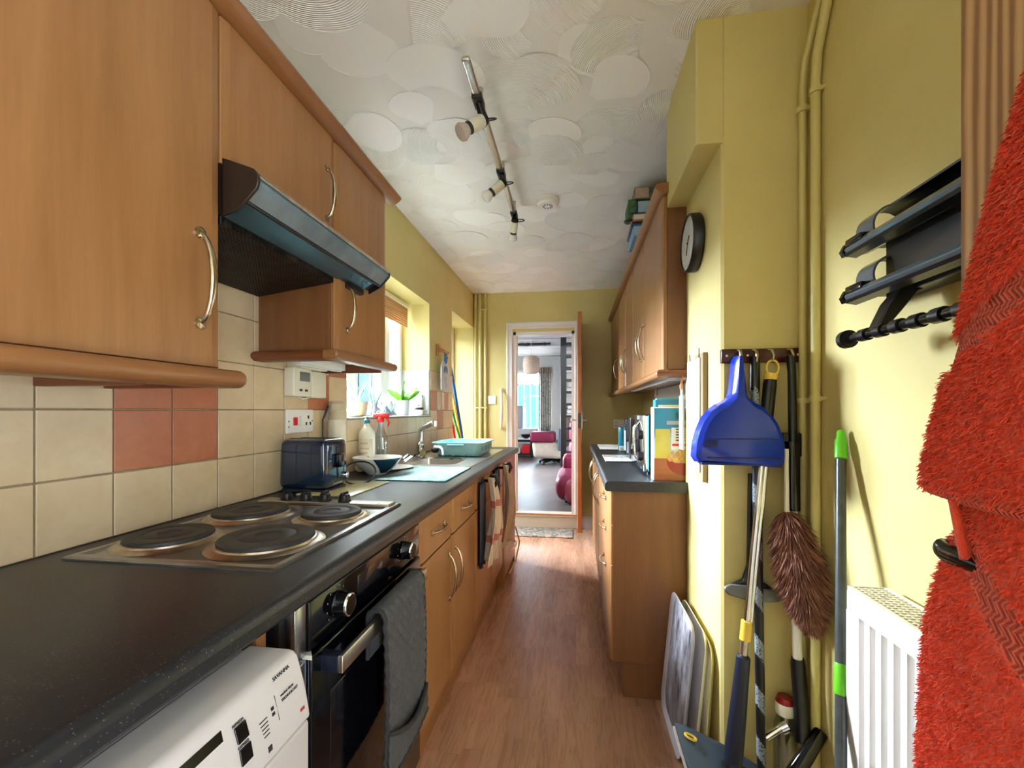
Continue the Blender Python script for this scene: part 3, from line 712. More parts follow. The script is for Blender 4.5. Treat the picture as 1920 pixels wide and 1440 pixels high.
MB().prism([(CF-.004, 1.622), (-.730, 1.652), (-.730, 1.660), (CF-.004, 1.636)], 'y', HY0+.006, HY1-.06).build('lamp_panel', M['hood_glass'], t, bevel=.0015)
MB().tube([(-.727, HY0+.006, 1.656), (-.727, HY1-.004, 1.656)], .0045, 8).build('visor_seal', M['black'], t)
MB().prism([(CF-.01, 1.604), (CF+.014, 1.610), (CF+.014, 1.628), (CF-.01, 1.622)], 'y', HY1-.17, HY1-.065).build('switch_pod', M['black'], t)
# ------------------------------------------------ wall items
t = thing('heating_timer', 'cream wall control box with small dial window and blank cover', 'controller', (LW+.01, 1.54, 1.3))
MB().rbox(LW+.009, LW+.05, 1.435, 1.545, 1.243, 1.350, .006).build('housing', M['offwhite'], t)
MB().rbox(LW+.009, LW+.042, 1.550, 1.655, 1.240, 1.345, .005).build('cover', M['offwhite'], t)
MB().rbox(LW+.048, LW+.052, 1.47, 1.53, 1.30, 1.335, .001).build('dial_window', M['midgrey'], t)
MB().rbox(LW+.048, LW+.053, 1.468, 1.482, 1.262, 1.27, .001).rbox(LW+.048, LW+.053, 1.50, 1.514, 1.262, 1.27, .001).build('button', M['ink'], t)
MB().rbox(LW+.009, LW+.07, 1.45, 1.62, 1.347, 1.40, .004).build('top_box', M['offwhite'], t)
MB().tube([(LW+.02, 1.50, 1.243), (LW+.02, 1.53, 1.235), (LW+.02, 1.57, 1.241)], .003).build('cable', M['white'], t)
t = thing('cooker_switch', 'white cooker switch and socket plate with red rocker on the tiled wall', 'socket', (LW+.01, 1.52, 1.15))
MB().rbox(LW+.009, LW+.020, 1.440, 1.600, 1.106, 1.195, .003).build('plate', M['white'], t)
MB().rbox(LW+.020, LW+.025, 1.474, 1.496, 1.135, 1.165, .002).build('rocker', M['red'], t)
MB().rbox(LW+.020, LW+.023, 1.51, 1.52, 1.13, 1.17, .002).build('switch', M['offwhite'], t)
mb = MB()
for y, z in ((1.566, 1.165), (1.553, 1.14), (1.579, 1.14)): mb.box(LW+.020, LW+.0208, y-.004, y+.004, z-.006, z+.006)
for y, z in ((1.449, 1.15), (1.449, 1.13), (1.591, 1.15)): mb.box(LW+.020, LW+.0208, y-.002, y+.002, z-.003, z+.003)
mb.build('pin_hole', M['ink'], t)

# ================================================================== WORKTOP LEFT
WF = -.452; WE = 3.42
SX0, SX1, SY0, SY1 = -.985, -.62, 2.19, 2.60       # bowl cut-out
def edge_worktop(mb, x0, xf, y0, y1, sgn):
    # slab with a rounded front edge (front at xf)
    r = .018; p = [(x0, .858), (xf-sgn*r*.4, .858)]
    p += [(xf, .866), (xf, .900-r)]
    for i in range(7):
        a = i/6*PI/2; p.append((xf-sgn*(r-r*math.cos(a)), .900-r+r*math.sin(a)))
    p += [(x0, .900)]
    mb.prism(p, 'y', y0, y1)
mb = MB(); edge_worktop(mb, SX1, WF, -.9, WE, 1)
mb.box(LW+.001, SX1, -.9, SY0, .858, .900).box(LW+.001, SX1, SY1, WE, .858, .900).box(LW+.001, SX0, SY0, SY1, .858, .900)
single('worktop', 'long black speckled laminate worktop along the left wall', 'worktop', mb, M['worktop'], (-.75, 1.3, .86))
# ------------------------------------------------ hob
t = thing('hob', 'stainless steel electric hob with four solid plates on the left worktop', 'hob', (-.757, .98, .9))
HB = [-.985, -.530, .702, 1.262]
def bowl_plate(x0, x1, y0, y1, z, h):
    return [(x0, y0, z), (x1, y0, z), (x1, y1, z), (x0, y1, z)]
mb = MB(); a0, a1, b0, b1 = HB
def inset(d, z): return [(a0+d, b0+d, z), (a1-d, b0+d, z), (a1-d, b1-d, z), (a0+d, b1-d, z)]
loops = [inset(0, .9005), inset(0, .904), inset(.003, .9075), inset(.010, .9085), inset(.018, .9080), inset(.026, .9035)]
vs = [p for l in loops for p in l]; fs = []
for i in range(len(loops)-1):
    for j in range(4): fs.append((i*4+j, i*4+(j+1) % 4, (i+1)*4+(j+1) % 4, (i+1)*4+j))
fs.append([(len(loops)-1)*4+j for j in range(4)]); fs.append([3, 2, 1, 0])
mb.add(vs, fs).build('hob_plate', M['steel_worn'], t)
PL = [(-.885, .835, .082), (-.885, 1.075, .092), (-.662, .852, .094), (-.652, 1.085, .076)]
for x, y, r in PL:
    MB().lathe([(r+.022, .9036), (r+.016, .9066), (r+.010, .9085), (r+.006, .9090), (r+.004, .9125), (r+.001, .9135), (r-.002, .912)], (x, y, 0), 48).build('spill_ring', M['burnt'], t)
    pl = MB().lathe([(r, .912), (r, .919), (r-.003, .9215), (r*.62, .9215), (r*.60, .9205), (r*.58, .9215), (r*.30, .9215), (r*.27, .9190), (.0, .9185)], (x, y, 0), 48).build('hotplate', M['castiron'], t)
MB().rbox(-.97, -.545, 1.205, 1.257, .904, .914, .002).build('control_strip', M['steel'], t)
for x in (-.890, -.825, -.762, -.698):
    MB().lathe([(.019, .914), (.019, .918), (.0165, .920), (.0155, .934), (.012, .936), (0, .936)], (x, 1.231, 0), 20).box(x-.004, x+.004, 1.214, 1.248, .934, .942).build('control_knob', M['black'], t, bevel=.0015)
mb = MB()
for x in (-.64, -.62, -.60, -.58): mb.box(x-.006, x+.002, 1.215, 1.222, .914, .9143)
mb.build('printed_marks', M['ink'], t)
# ------------------------------------------------ toaster
t = thing('toaster', 'glossy navy blue toaster standing against the tiled wall', 'toaster', (-.945, 1.47, .9))
prof = []
MB().rbox(-1.040, -.862, 1.395, 1.545, .912, 1.088, .022, 5, taper=1.04).build('body', M['navy'], t)
MB().rbox(-1.036, -.866, 1.399, 1.541, .900, .914, .006).build('base', M['navy_dark'], t)
MB().rbox(-1.022, -.884, 1.425, 1.450, 1.083, 1.0895, .002).rbox(-1.022, -.884, 1.490, 1.515, 1.083, 1.0895, .002).build('slot', M['black'], t)
MB().rbox(-.862, -.840, 1.455, 1.485, .985, 1.035, .006).rbox(-.864, -.858, 1.464, 1.476, .94, 1.06, .001).build('lever', M['black_gloss'], t)
MB().rbox(-.8625, -.8575, 1.44, 1.50, .925, .932, .002).build('badge', M['chrome'], t)
MB().lathe([(.012, 0), (.012, .012), (.009, .014), (0, .014)], (-.861, 1.52, .95), 16, mx=Matrix.Rotation(PI/2, 4, 'Y')).build('browning_knob', M['chrome'], t)
cb = MB().tube([(-.845+.045*math.cos(a), 1.60+.05*math.cos(a), .945+.045*math.sin(a)) for a in [2.6-i*.33 for i in range(17)]], .0035, 8)
cb.build('cable', M['black'], t)
# ------------------------------------------------ boards and bowl
single('worktop_saver', 'pale yellow glass board lying behind the toaster and hob', 'chopping board', MB().rbox(-.95, -.745, 1.36, 1.655, .9, .905, .0015), M['yellow_board'], (-.85, 1.5, .9))
single('worktop_saver', 'aqua and green patterned glass board lying before the sink', 'chopping board', MB().rbox(-.822, -.523, 1.69, 2.125, .9, .906, .0015), M['board'], (-.67, 1.9, .9))
t = thing('serving_bowl', 'white oval bowl with dark teal panel resting on the worktop', 'bowl', (-.905, 1.88, .9))
pr = [(.042, 0), (.046, .004), (.080, .032), (.106, .066), (.112, .078), (.107, .078), (.074, .036), (.038, .012), (0, .010)]
MB().lathe(pr, (-.905, 1.88, .9), 48).build('bowl_body', mottled('white_glaze', (222, 220, 214), (230, 228, 222), 5, .15), t)
def prof_at(z):
    for (r0, z0), (r1, z1) in zip(pr[:4], pr[1:5]):
        if z <= z1: return r0+(r1-r0)*(z-z0)/(z1-z0)
    return pr[4][0]
def pn(u, v):
    z = .010+.066*v; a = -.62+(u-.5)*(.55+.75*v); r = prof_at(z)+.0022
    return (-.905+r*math.cos(a), 1.88+r*math.sin(a), .9+z)
MB().grid(pn, 14, 16).build('teal_panel', mat('dark_teal_glaze', (24, 56, 72), .12), t, solid=.001)
MB().tube([(-.805, 1.92, .962), (-.78, 1.94, .985), (-.765, 1.955, .978), (-.80, 1.93, .95)], .004, 8).build('spout', M['clear'], t)
single('dinner_plate', 'grey white plate lying beside the patterned glass board', 'plate', MB().lathe([(.05, .9), (.055, .902), (.10, .912), (.102, .914), (.06, .906), (0, .905)], (-.90, 2.03, .0), 40), M['white'], (-.90, 2.03, .9))
# ------------------------------------------------ sink
t = thing('sink', 'stainless steel sink bowl and drainer set in the left worktop', 'sink', (-.76, 2.66, .9))
q = MB()
def rr(x0, x1, y0, y1, r, z, n=5):
    out = []
    for cx, cy, a0_ in ((x1-r, y1-r, 0), (x0+r, y1-r, PI/2), (x0+r, y0+r, PI), (x1-r, y0+r, 1.5*PI)):
        for i in range(n+1):
            a = a0_+PI/2*i/n; out.append((cx+r*math.cos(a), cy+r*math.sin(a), z))
    return out
outer = rr(-1.0, -.532, 2.15, 3.17, .02, .9005); outer2 = rr(-.998, -.534, 2.152, 3.168, .018, .9035)
i1 = rr(-.945, -.64, 2.225, 2.575, .05, .9035); i2 = rr(-.93, -.655, 2.24, 2.56, .05, .895); i3 = rr(-.915, -.67, 2.26, 2.54, .05, .76)
L_ = [outer, outer2, i1, i2, i3]; n = len(outer); vs = [p for l in L_ for p in l]; fs = []
for i in range(4):
    for j in range(n): fs.append((i*n+j, i*n+(j+1) % n, (i+1)*n+(j+1) % n, (i+1)*n+j))
fs.append([4*n+j for j in range(n)])
q.add(vs, fs)
for k in range(7): q.rbox(-.92+k*.05, -.905+k*.05, 2.66, 3.12, .902, .9055, .0015, 1)
q.build('basin', M['steel'], t, ang=50)
MB().tube([(-.71+.035*math.cos(a), 2.50+.03*math.sin(a), .905) for a in [i*.35 for i in range(14)]], .0025, 8).build('plug_chain', M['black'], t)
MB().lathe([(.03, .7605), (.03, .763), (.02, .764), (0, .762)], (-.79, 2.4, 0), 20).build('plug', M['chrome'], t)
t = thing('kitchen_tap', 'chrome mixer tap with angled spout behind the sink bowl', 'tap', (-.95, 2.56, .903))
MB().lathe([(.026, .903), (.026, .912), (.020, .918), (.019, .955), (.024, .962), (.024, .985), (.018, .992), (.013, 1.0), (.012, 1.01)], (-.95, 2.56, 0), 24).build('body', M['chrome'], t)
MB().tube([(-.95, 2.56, .99), (-.95, 2.56, 1.05), (-.947, 2.555, 1.068), (-.935, 2.55, 1.078), (-.85, 2.50, 1.115), (-.838, 2.493, 1.117)], [.014, .014, .0145, .015, .017, .019], 16).tube([(-.838, 2.493, 1.128), (-.836, 2.492, 1.094)], [.017, .015], 16).build('spout', M['chrome'], t)
MB().tube([(-.94, 2.545, .93), (-.915, 2.50, .935), (-.905, 2.485, .94)], [.014, .015, .017], 14).tube([(-.955, 2.58, .935), (-.975, 2.62, .945)], [.012, .014], 14).build('lever', M['chrome'], t)
t = thing('washing_up_brush', 'white washing up brush with black head lying by the tap', 'brush', (-.87, 2.58, .91))
MB().ball((-.87, 2.60, .945), .024, n=10, sz=.8).build('head', M['black'], t)
MB().tube([(-.87, 2.60, .962), (-.83, 2.58, .965), (-.80, 2.53, .955), (-.77, 2.45, .93)], [.014, .010, .007, .006], 10).build('grip', M['white'], t)
# dish drainer tub
t = thing('dish_tub', 'pale aqua plastic washing up tub standing on the sink drainer', 'washing-up tub', (-.72, 2.80, .906))
TX0, TX1, TY0, TY1, TZ0, TZ1 = -.885, -.575, 2.60, 2.99, .9075, .992
mbx = MB()
def rl(d, z, r=.035): return rr(TX0+d, TX1-d, TY0+d, TY1-d, r, z)
L_ = [rl(.022, TZ0), rl(.016, TZ0+.004), rl(.002, TZ1-.008), rl(-.012, TZ1-.006), rl(-.014, TZ1), rl(.004, TZ1), rl(.018, TZ0+.012), rl(.024, TZ0+.008)]
n = len(L_[0]); vs = [p for l in L_ for p in l]; fs = []
for i in range(len(L_)-1):
    for j in range(n): fs.append((i*n+j, i*n+(j+1) % n, (i+1)*n+(j+1) % n, (i+1)*n+j))
fs.append([j for j in range(n)][::-1]); fs.append([(len(L_)-1)*n+j for j in range(n)])
mbx.add(vs, fs).build('tub_body', M['aqua'], t, ang=50)
MB().rbox(-.79, -.68, TY0-.016, TY0-.002, .972, .984, .004).rbox(-.79, -.68, TY1+.002, TY1+.016, .972, .984, .004).build('grip', M['aqua'], t)
mb = MB()
for k in range(8): mb.rbox(TX0+.03+k*.034, TX0+.045+k*.034, TY0+.010, TY0+.016, .907, .916, .002, 1)
mb.build('drain_slot', mat('deep_aqua', (70, 140, 150), .4), t)
mb = MB()
for k in range(4): mb.box(TX1-.006, TX1-.001, TY0+.05+k*.085, TY0+.085+k*.085, .935, .965)
mb.build('side_slot', mat('mid_aqua', (110, 180, 190), .4), t)
# ------------------------------------------------ bottles at the back of the worktop
t = thing('washing_up_bottle', 'pale plastic washing-up liquid bottle with teal cap under the window', 'bottle', (-1.0, 1.97, .9))
MB().lathe([(.034, .9), (.038, .906), (.040, .95), (.041, 1.07), (.037, 1.092), (.020, 1.112), (.013, 1.122), (.013, 1.13), (.0, 1.131)], (-1.0, 1.97, 0), 24, sy=.75).build('bottle_body', mottled('pale_liquid', (222, 224, 204), (236, 238, 226), 5, .2), t)
MB().lathe([(.015, 1.128), (.015, 1.145), (.008, 1.15), (.006, 1.16), (0, 1.16)], (-1.0, 1.97, 0), 16).build('cap', mat('teal_cap', (20, 110, 120), .3), t)
mb = MB()
def lab(x0, x1, z0, z1, m):
    mb.grid(lambda u, v: (-1.0+.0407*math.cos(-PI/2+(x0+(x1-x0)*u)), 1.97+.0407*.75*math.sin(-PI/2+(x0+(x1-x0)*u)), z0+(z1-z0)*v), 10, 1, m)
lab(-.9, 1.1, .925, 1.055, 0)
for k, z in enumerate((.945, .965, .985, 1.005, 1.03)):
    mb.grid(lambda u, v, z=z, k=k: (-1.0+.0412*math.cos(-PI/2-.6+1.0*u+.2*(k % 2)), 1.97+.0412*.75*math.sin(-PI/2-.6+1.0*u+.2*(k % 2)), z+.008*v), 8, 1, 1)
mb.build('paper_label', [M['offwhite'], M['terracotta_pot']], t, solid=.0003)
t = thing('spray_bottle', 'clear spray bottle with red trigger head under the window', 'bottle', (-1.0, 2.12, .9))
MB().lathe([(.034, .9), (.037, .906), (.038, 1.0), (.036, 1.05), (.02, 1.09), (.014, 1.12), (.014, 1.135), (0, 1.135)], (-1.0, 2.12, 0), 24, sy=.7).build('bottle_body', M['clear'], t)
MB().lathe([(.016, 1.13), (.017, 1.15), (.012, 1.158), (0, 1.158)], (-1.0, 2.12, 0), 16).rbox(-1.028, -.955, 2.110, 2.130, 1.152, 1.178, .008).tube([(-.97, 2.12, 1.155), (-.955, 2.12, 1.13), (-.96, 2.12, 1.11)], [.005, .005, .004], 8).rbox(-1.04, -1.026, 2.112, 2.128, 1.158, 1.172, .003).build('trigger_head', M['red'], t)
MB().tube([(-1.0, 2.12, 1.13), (-1.0, 2.12, .91)], .003, 8).build('dip_tube', M['white'], t)
t = thing('stick_blender', 'cream and grey appliance with ribbed top standing behind the toaster', 'appliance', (-1.01, 1.70, .9))
MB().lathe([(.036, .9), (.038, .91), (.037, 1.12), (.035, 1.145), (.030, 1.152)], (-1.01, 1.72, 0), 28).build('body', M['offwhite'], t)
MB().lathe([(.030, 1.150), (.034, 1.165), (.030, 1.180), (.036, 1.192), (.031, 1.206), (.034, 1.218), (.026, 1.230), (0, 1.232)], (-1.01, 1.72, 0), 28).build('ribbed_top', M['terracotta_pot'], t)
MB().rbox(-1.006, -.998, 1.679, 1.685, 1.00, 1.05, .002).build('switch', M['ink'], t)
MB().tube([(-1.03, 1.69, 1.21), (-1.04, 1.665, 1.15), (-1.04, 1.67, 1.0), (-1.035, 1.68, .905)], .0045, 8).build('cable', M['black'], t)
single('yellow_sponge', 'round yellow scourer at the foot of the pale bottle', 'sponge', MB().ball((-1.0, 1.905, .93), .028, n=10).ball((-.965, 1.895, .922), .018, n=10), mottled('scourer', (222, 204, 120), (236, 228, 190), 90, .9, .5, 200), (-1.0, 1.905, .9))
# ------------------------------------------------ window sill things
t = thing('plant_pot', 'cream patterned bowl planter with wispy plant at the left of the sill', 'plant pot', (-1.15, 2.14, 1.158))
MB().lathe([(.035, 1.158), (.05, 1.165), (.058, 1.20), (.062, 1.235), (.056, 1.235), (.05, 1.20), (0, 1.19)], (-1.15, 2.14, 0), 28).build('bowl', M['terracotta_pot'], t)
mb = MB()
for k in range(9):
    a = k*.7; L = random.uniform(.10, .19)
    mb.tube([(-1.15, 2.14, 1.2), (-1.15+.03*math.cos(a), 2.14+.04*math.sin(a), 1.2+L*.6), (-1.15+.05*math.cos(a), 2.14+.10*math.sin(a), 1.2+L)], [.003, .004, .0008], 6)
mb.build('stems', M['pale_leaf'], t)
def bladed(parent, base, lst, mt, name='leaf', twist=0):
    for (a, tilt, L, wd) in lst:
        dx, dy = math.cos(a), math.sin(a)
        def fn(u, v, a=a, tilt=tilt, L=L, wd=wd):
            w = wd*math.sin(PI*min(1, .06+u*.94))**.7*(v-.5)*2
            r = L*math.sin(tilt)*u*(1+.25*u); z = L*math.cos(tilt)*u-.12*L*u*u
            k = math.cos(twist); q = math.sin(twist)*w; cT, sT = math.cos(tilt), math.sin(tilt)
            return (base[0]+dx*r-dy*w*k-dx*cT*q, base[1]+dy*r+dx*w*k-dy*cT*q, base[2]+z+abs(v-.5)*.3*wd+sT*q)
        MB().grid(fn, 10, 4).build(name, mt, parent, solid=.0015)
t = thing('glass_vase', 'small clear vase holding blue green leaves on the sill', 'vase', (-1.13, 2.32, 1.158))
MB().lathe([(.022, 1.158), (.026, 1.17), (.014, 1.22), (.018, 1.25), (.016, 1.25), (.012, 1.22), (.02, 1.17), (0, 1.165)], (-1.13, 2.32, 0), 20).build('vase_body', M['clear'], t)
bladed(t, (-1.13, 2.32, 1.20), [(1.2, .18, .17, .010), (-1.6, .22, .15, .010), (0, .3, .12, .009), (2.6, .4, .13, .01)], M['pale_leaf'])
t = thing('orchid_pot', 'white cylinder pot with bright green orchid leaves on the window sill', 'potted plant', (-1.13, 2.72, 1.158))
MB().lathe([(.036, 1.158), (.038, 1.16), (.044, 1.255), (.0445, 1.258), (.040, 1.258), (.038, 1.24), (0, 1.238)], (-1.13, 2.72, 0), 28).build('pot', M['pot'], t)
bladed(t, (-1.13, 2.72, 1.245), [(.2, .62, .135, .026), (.55, .80, .125, .024), (PI+.15, .70, .125, .026), (-1.2, .5, .10, .02)], M['leaf'], twist=1.1)
MB().tube([(-1.13, 2.72, 1.24), (-1.128, 2.72, 1.30), (-1.125, 2.722, 1.36), (-1.12, 2.72, 1.385)], [.004, .0035, .003, .0065], 8).build('stem', M['leaf'], t)
t = thing('watering_jug', 'small white jug beside the orchid pot on the sill', 'jug', (-1.16, 2.58, 1.158))
MB().lathe([(.028, 1.158), (.036, 1.17), (.034, 1.21), (.022, 1.245), (.024, 1.25), (.020, 1.248), (.03, 1.2), (0, 1.165)], (-1.16, 2.57, 0), 24).build('jug_body', M['pot'], t)
MB().tube([(-1.13, 2.56, 1.24), (-1.10, 2.53, 1.255), (-1.10, 2.52, 1.22), (-1.125, 2.54, 1.185)], .004, 8).build('handle', M['pale_leaf'], t)
t = thing('small_mug', 'cream mug with dark band pattern at the right of the sill', 'mug', (-1.10, 2.93, 1.158))
MB().lathe([(.024, 1.158), (.032, 1.165), (.034, 1.20), (.031, 1.225), (.027, 1.225), (.028, 1.18), (0, 1.17)], (-1.10, 2.93, 0), 24).build('mug_body', M['offwhite'], t)
MB().lathe([(.0345, 1.196), (.0347, 1.205), (.0335, 1.212)], (-1.10, 2.93, 0), 24).build('band', M['ink'], t)
MB().tube([(-1.07, 2.945, 1.205), (-1.05, 2.955, 1.20), (-1.05, 2.955, 1.18), (-1.07, 2.945, 1.175)], .004, 8).build('handle', M['terracotta_pot'], t)
t = thing('soap_dispenser', 'tall white dispenser at the far right end of the sill', 'dispenser', (-1.12, 3.0, 1.158))
MB().rbox(-1.14, -1.10, 2.99, 3.03, 1.158, 1.31, .008).build('body', M['white'], t)
MB().box(-1.103, -1.0985, 3.0, 3.01, 1.285, 1.30).ball((-1.12, 2.985, 1.225), .008, n=8).build('button', M['ink'], t)
single('crumpled_bag', 'crumpled clear plastic bag lying on the middle of the sill', 'bag', MB().grid(lambda u, v: (-1.2+.1*v+.02*math.sin(9*u), 2.38+.16*u, 1.162+.055*math.sin(PI*u)*math.sin(PI*v)*(1+.5*math.sin(23*u+17*v))), 20, 12), M['clear'], (-1.15, 2.46, 1.16), solid=.001)
single('purple_lid', 'small purple topped lid resting at the sill edge', 'lid', MB().lathe([(.012, 1.158), (.012, 1.172), (0, 1.173)], (-1.06, 2.18, 0), 16), mat('purple', (60, 40, 110), .4), (-1.06, 2.18, 1.158))
# blind
t = thing('roman_blind', 'orange bamboo blind rolled down at the top of the kitchen window', 'blind', (-1.2, 2.46, 1.93))
mb = MB()
for k in range(9): mb.rbox(-1.212, -1.204, 1.90, 2.99, 1.79+k*.0155, 1.8045+k*.0155, .003, 1)
mb.build('slats', M['blind_slat'], t)
MB().rbox(-1.225, -1.195, 1.89, 3.0, 1.93, 1.955, .004).build('headrail', M['offwhite'], t)
single('window_sticker', 'cream lace ornament hanging in the kitchen window', 'ornament', MB().lathe([(.03, 0), (.05, .004), (.045, .008), (.0, .006)], (-1.235, 2.62, 1.64), 20, mx=Matrix.Rotation(PI/2, 4, 'Y')), M['offwhite'], (-1.235, 2.62, 1.64))
# ================================================================== LEFT BASE UNITS
FX = -.482; DT, DB = .846, .168; SPL = .700
def base_unit(y0, y1, lab, drawer=True, hand='r', top=.856, handle=True):
    t = thing('base_cabinet', lab, 'cabinet', (-.78, (y0+y1)/2, 0), 'left base cabinets')
    MB().box(LW+.012, FX-.02, y0+.001, y1-.001, .15, top).build('carcass', M['side'], t)
    g = .003
    if drawer:
        dr = leaf(t, FX-.019, FX, y0+g, y1-g, SPL+.004, DT, r=.005, name='drawer')
        dd = leaf(t, FX-.019, FX, y0+g, y1-g, DB, SPL-.003, name='door')
        yc = (y0+y1)/2
        if handle: bow(dr, (FX, yc-.065, .775), (FX, yc+.065, .775), (1, 0, 0), .024, .0055)
    else:
        dd = leaf(t, FX-.019, FX, y0+g, y1-g, DB, DT, name='door')
    yh = y1-.045 if hand == 'r' else y0+.045
    if handle: bow(dd, (FX, yh, .47), (FX, yh, .64), (1, 0, 0), .03, .0055)
    return t
single('filler_panel', 'narrow beech filler strip between the oven and the first base cabinet', 'panel', MB().box(LW+.02, FX, 1.268, 1.296, .15, .856), M['wood'], (-.8, 1.28, .15), bevel=.002)
base_unit(1.298, 1.650, 'beech base cabinet with drawer directly right of the oven', hand='r')
base_unit(1.652, 2.060, 'beech base cabinet with drawer, second from the oven', hand='l')
base_unit(2.062, 2.450, 'beech base cabinet behind the red striped tea towel', handle=False, top=.74)
base_unit(2.452, 2.860, 'beech base cabinet behind the plain beige tea towel', handle=False, top=.74)
t = thing('base_cabinet', 'beech end cabinet with low wire handle at the far end of the left run', 'cabinet', (-.78, 3.13, 0), 'left base cabinets')
MB().box(LW+.012, FX-.02, 2.88, 3.385, .03, .856).build('carcass', M['side'], t)
MB().box(LW+.012, FX+.002, 3.387, 3.405, 0, .856).build('end_panel', M['wood'], t, bevel=.001)
dd = leaf(t, FX-.019, FX+.006, 2.885, 3.38, .06, .846)
bow(dd, (FX+.006, 3.10, .18), (FX+.006, 3.34, .18), (1, 0, 0), .03, .005)
MB().tube([(FX+.02, 3.0, .05), (FX+.05, 3.1, .10), (FX+.06, 3.25, .2), (FX+.02, 3.3, .3)], .006, 8).build('cord', M['offwhite'], t)
single('cabinet_post', 'square beech post between the towel cabinets and the end cabinet', 'post', MB().box(-.6, FX+.002, 2.862, 2.882, .0, .856), M['wood'], (-.5, 2.87, 0))
single('plinth', 'beech plinth board under the left base cabinets', 'plinth', MB().box(-.545, -.527, 1.27, 2.86, 0, .15), M['wood_y'], (-.535, 2, 0))
single('gable_panel', 'beech upright panel between the washing machine and the oven', 'panel', MB().box(LW+.012, -.50, .618, .640, 0, .857), M['wood'], (-.8, .63, 0), bevel=.001)
# ------------------------------------------------ oven
t = thing('oven', 'black glass built-in oven with steel handle under the hob', 'oven', (-.77, .97, .13))
OY0, OY1 = .652, 1.262
MB().box(LW+.02, -.486, OY0, OY1, .13, .855).build('casing', M['black'], t)
MB().rbox(-.486, -.468, .668, .700, .76, .853, .002).rbox(-.486, -.468, .668, .700, .135, .752, .002).build('side_trim', M['steel_worn'], t)
MB().rbox(-.486, -.468, 1.242, 1.262, .135, .853, .002).build('side_trim', M['wood'], t)
MB().rbox(-.486, -.464, .702, 1.240, .764, .853, .003).build('control_panel', M['black_glass'], t)
dr = MB().rbox(-.486, -.460, .702, 1.240, .150, .756, .004).build('door', M['black_glass'], t)
MB().rbox(-.462, -.4585, .76, 1.18, .22, .66, .01).build('window', mat('smoked_glass', (10, 10, 14), .08, spec=.4), dr)
MB().prism([(-.486, .700), (-.458, .700), (-.486, .736)], 'z', .752, .760).build('hinge_cover', M['offwhite'], t)
MB().rbox(-.426, -.416, .728, 1.175, .715, .747, .002).build('handle', M['steel'], dr)
for q in (.728, 1.151): MB().rbox(-.462, -.424, q, q+.024, .716, .745, .003).build('handle_bracket', M['navy_dark'], dr)
for y in (.790, 1.118):
    k = MB().lathe([(.024, 0), (.025, .004), (.023, .008), (.0215, .028), (.019, .030), (0, .030)], (-.464, y, .812), 28, mx=Matrix.Rotation(PI/2, 4, 'Y')).build('control_knob', M['black_gloss'], t)
    MB().lathe([(.0001, .0290), (.0190, .0290), (.0190, .0303), (.0215, .0290), (.0222, .0262)], (-.464, y, .812), 28, mx=Matrix.Rotation(PI/2, 4, 'Y')).build('knob_rim', M['chrome'], k)
mb = MB()
mb.box(-.4642, -.4636, .935, .942, .815, .832)
for k in range(4): mb.box(-.4642, -.4636, .89+k*.002, .915+k*.004, .800+k*.007, .8025+k*.007)
for k in range(9):
    for y in (.790, 1.118):
        a = k*.5-2.2; mb.box(-.4642, -.4636, y+.034*math.sin(a)-.001, y+.034*math.sin(a)+.001, .812+.034*math.cos(a)-.001, .812+.034*math.cos(a)+.002)
mb.build('printed_marks', M['grey_ink'], t)
mb = MB().rbox(-.4645, -.4635, .872, .99, .794, .836, .0004); mb.build('clock_display', mat('display_glass', (26, 27, 34), .08), t)
# ------------------------------------------------ oven glove
t = thing('oven_glove', 'grey quilted double oven glove hanging over the oven handle', 'oven glove', (-.41, .98, .745))
GY0, GY1 = .868, 1.098
def glove(u, v):
    # u across (Y), v along the drape: back bottom -> over the bar -> front bottom
    y = GY0+(GY1-GY0)*u
    s = v*.50
    if s < .10: x, z = -.438, .66+s*.92
    elif s < .145:
        a = (s-.10)/.045*PI; x, z = -.4215-.0165*math.cos(a), .752+.013*math.sin(a)
    else: x, z = -.405+.006*math.sin(PI*(s-.145)/.355), .752-(s-.145)*.97
    p = abs(math.sin((y*1.0+z)*PI/.028))*abs(math.sin((y-z)*PI/.028))
    d = .0045*p**.5+.002*math.sin(y*30)
    if s > .12: x += d
    else: x -= d*.2
    return (x, y, z)
MB().grid(glove, 70, 150).build('quilted_pad', M['quilt'], t, solid=.006, ang=80)
def pk(u, v):
    y = GY0+(GY1-GY0)*u; zt = .505-.035*u-.03*math.sin(PI*u)
    z = zt+(.405-zt)*v
    return (-.391+.010*math.sin(PI*u)*(1-v*.6)+.002*abs(math.sin((y+z)*PI/.028)), y, z)
MB().grid(pk, 40, 16).build('pocket', M['quilt'], t, solid=.006, ang=80)
e = MB()
e.tube([glove(0, v/60) for v in range(61)], .005, 8).tube([glove(1, v/60) for v in range(61)], .005, 8)
e.tube([pk(u/20, 0) for u in range(21)], .0055, 8).tube([pk(u/20, 1) for u in range(21)], .006, 8)
e.build('bound_edge', M['trim'], t)
# ------------------------------------------------ washing machine
t = thing('washing_machine', 'white washing machine under the near end of the worktop', 'washing machine', (-.7, .3, 0))
WY0, WY1 = .0, .600
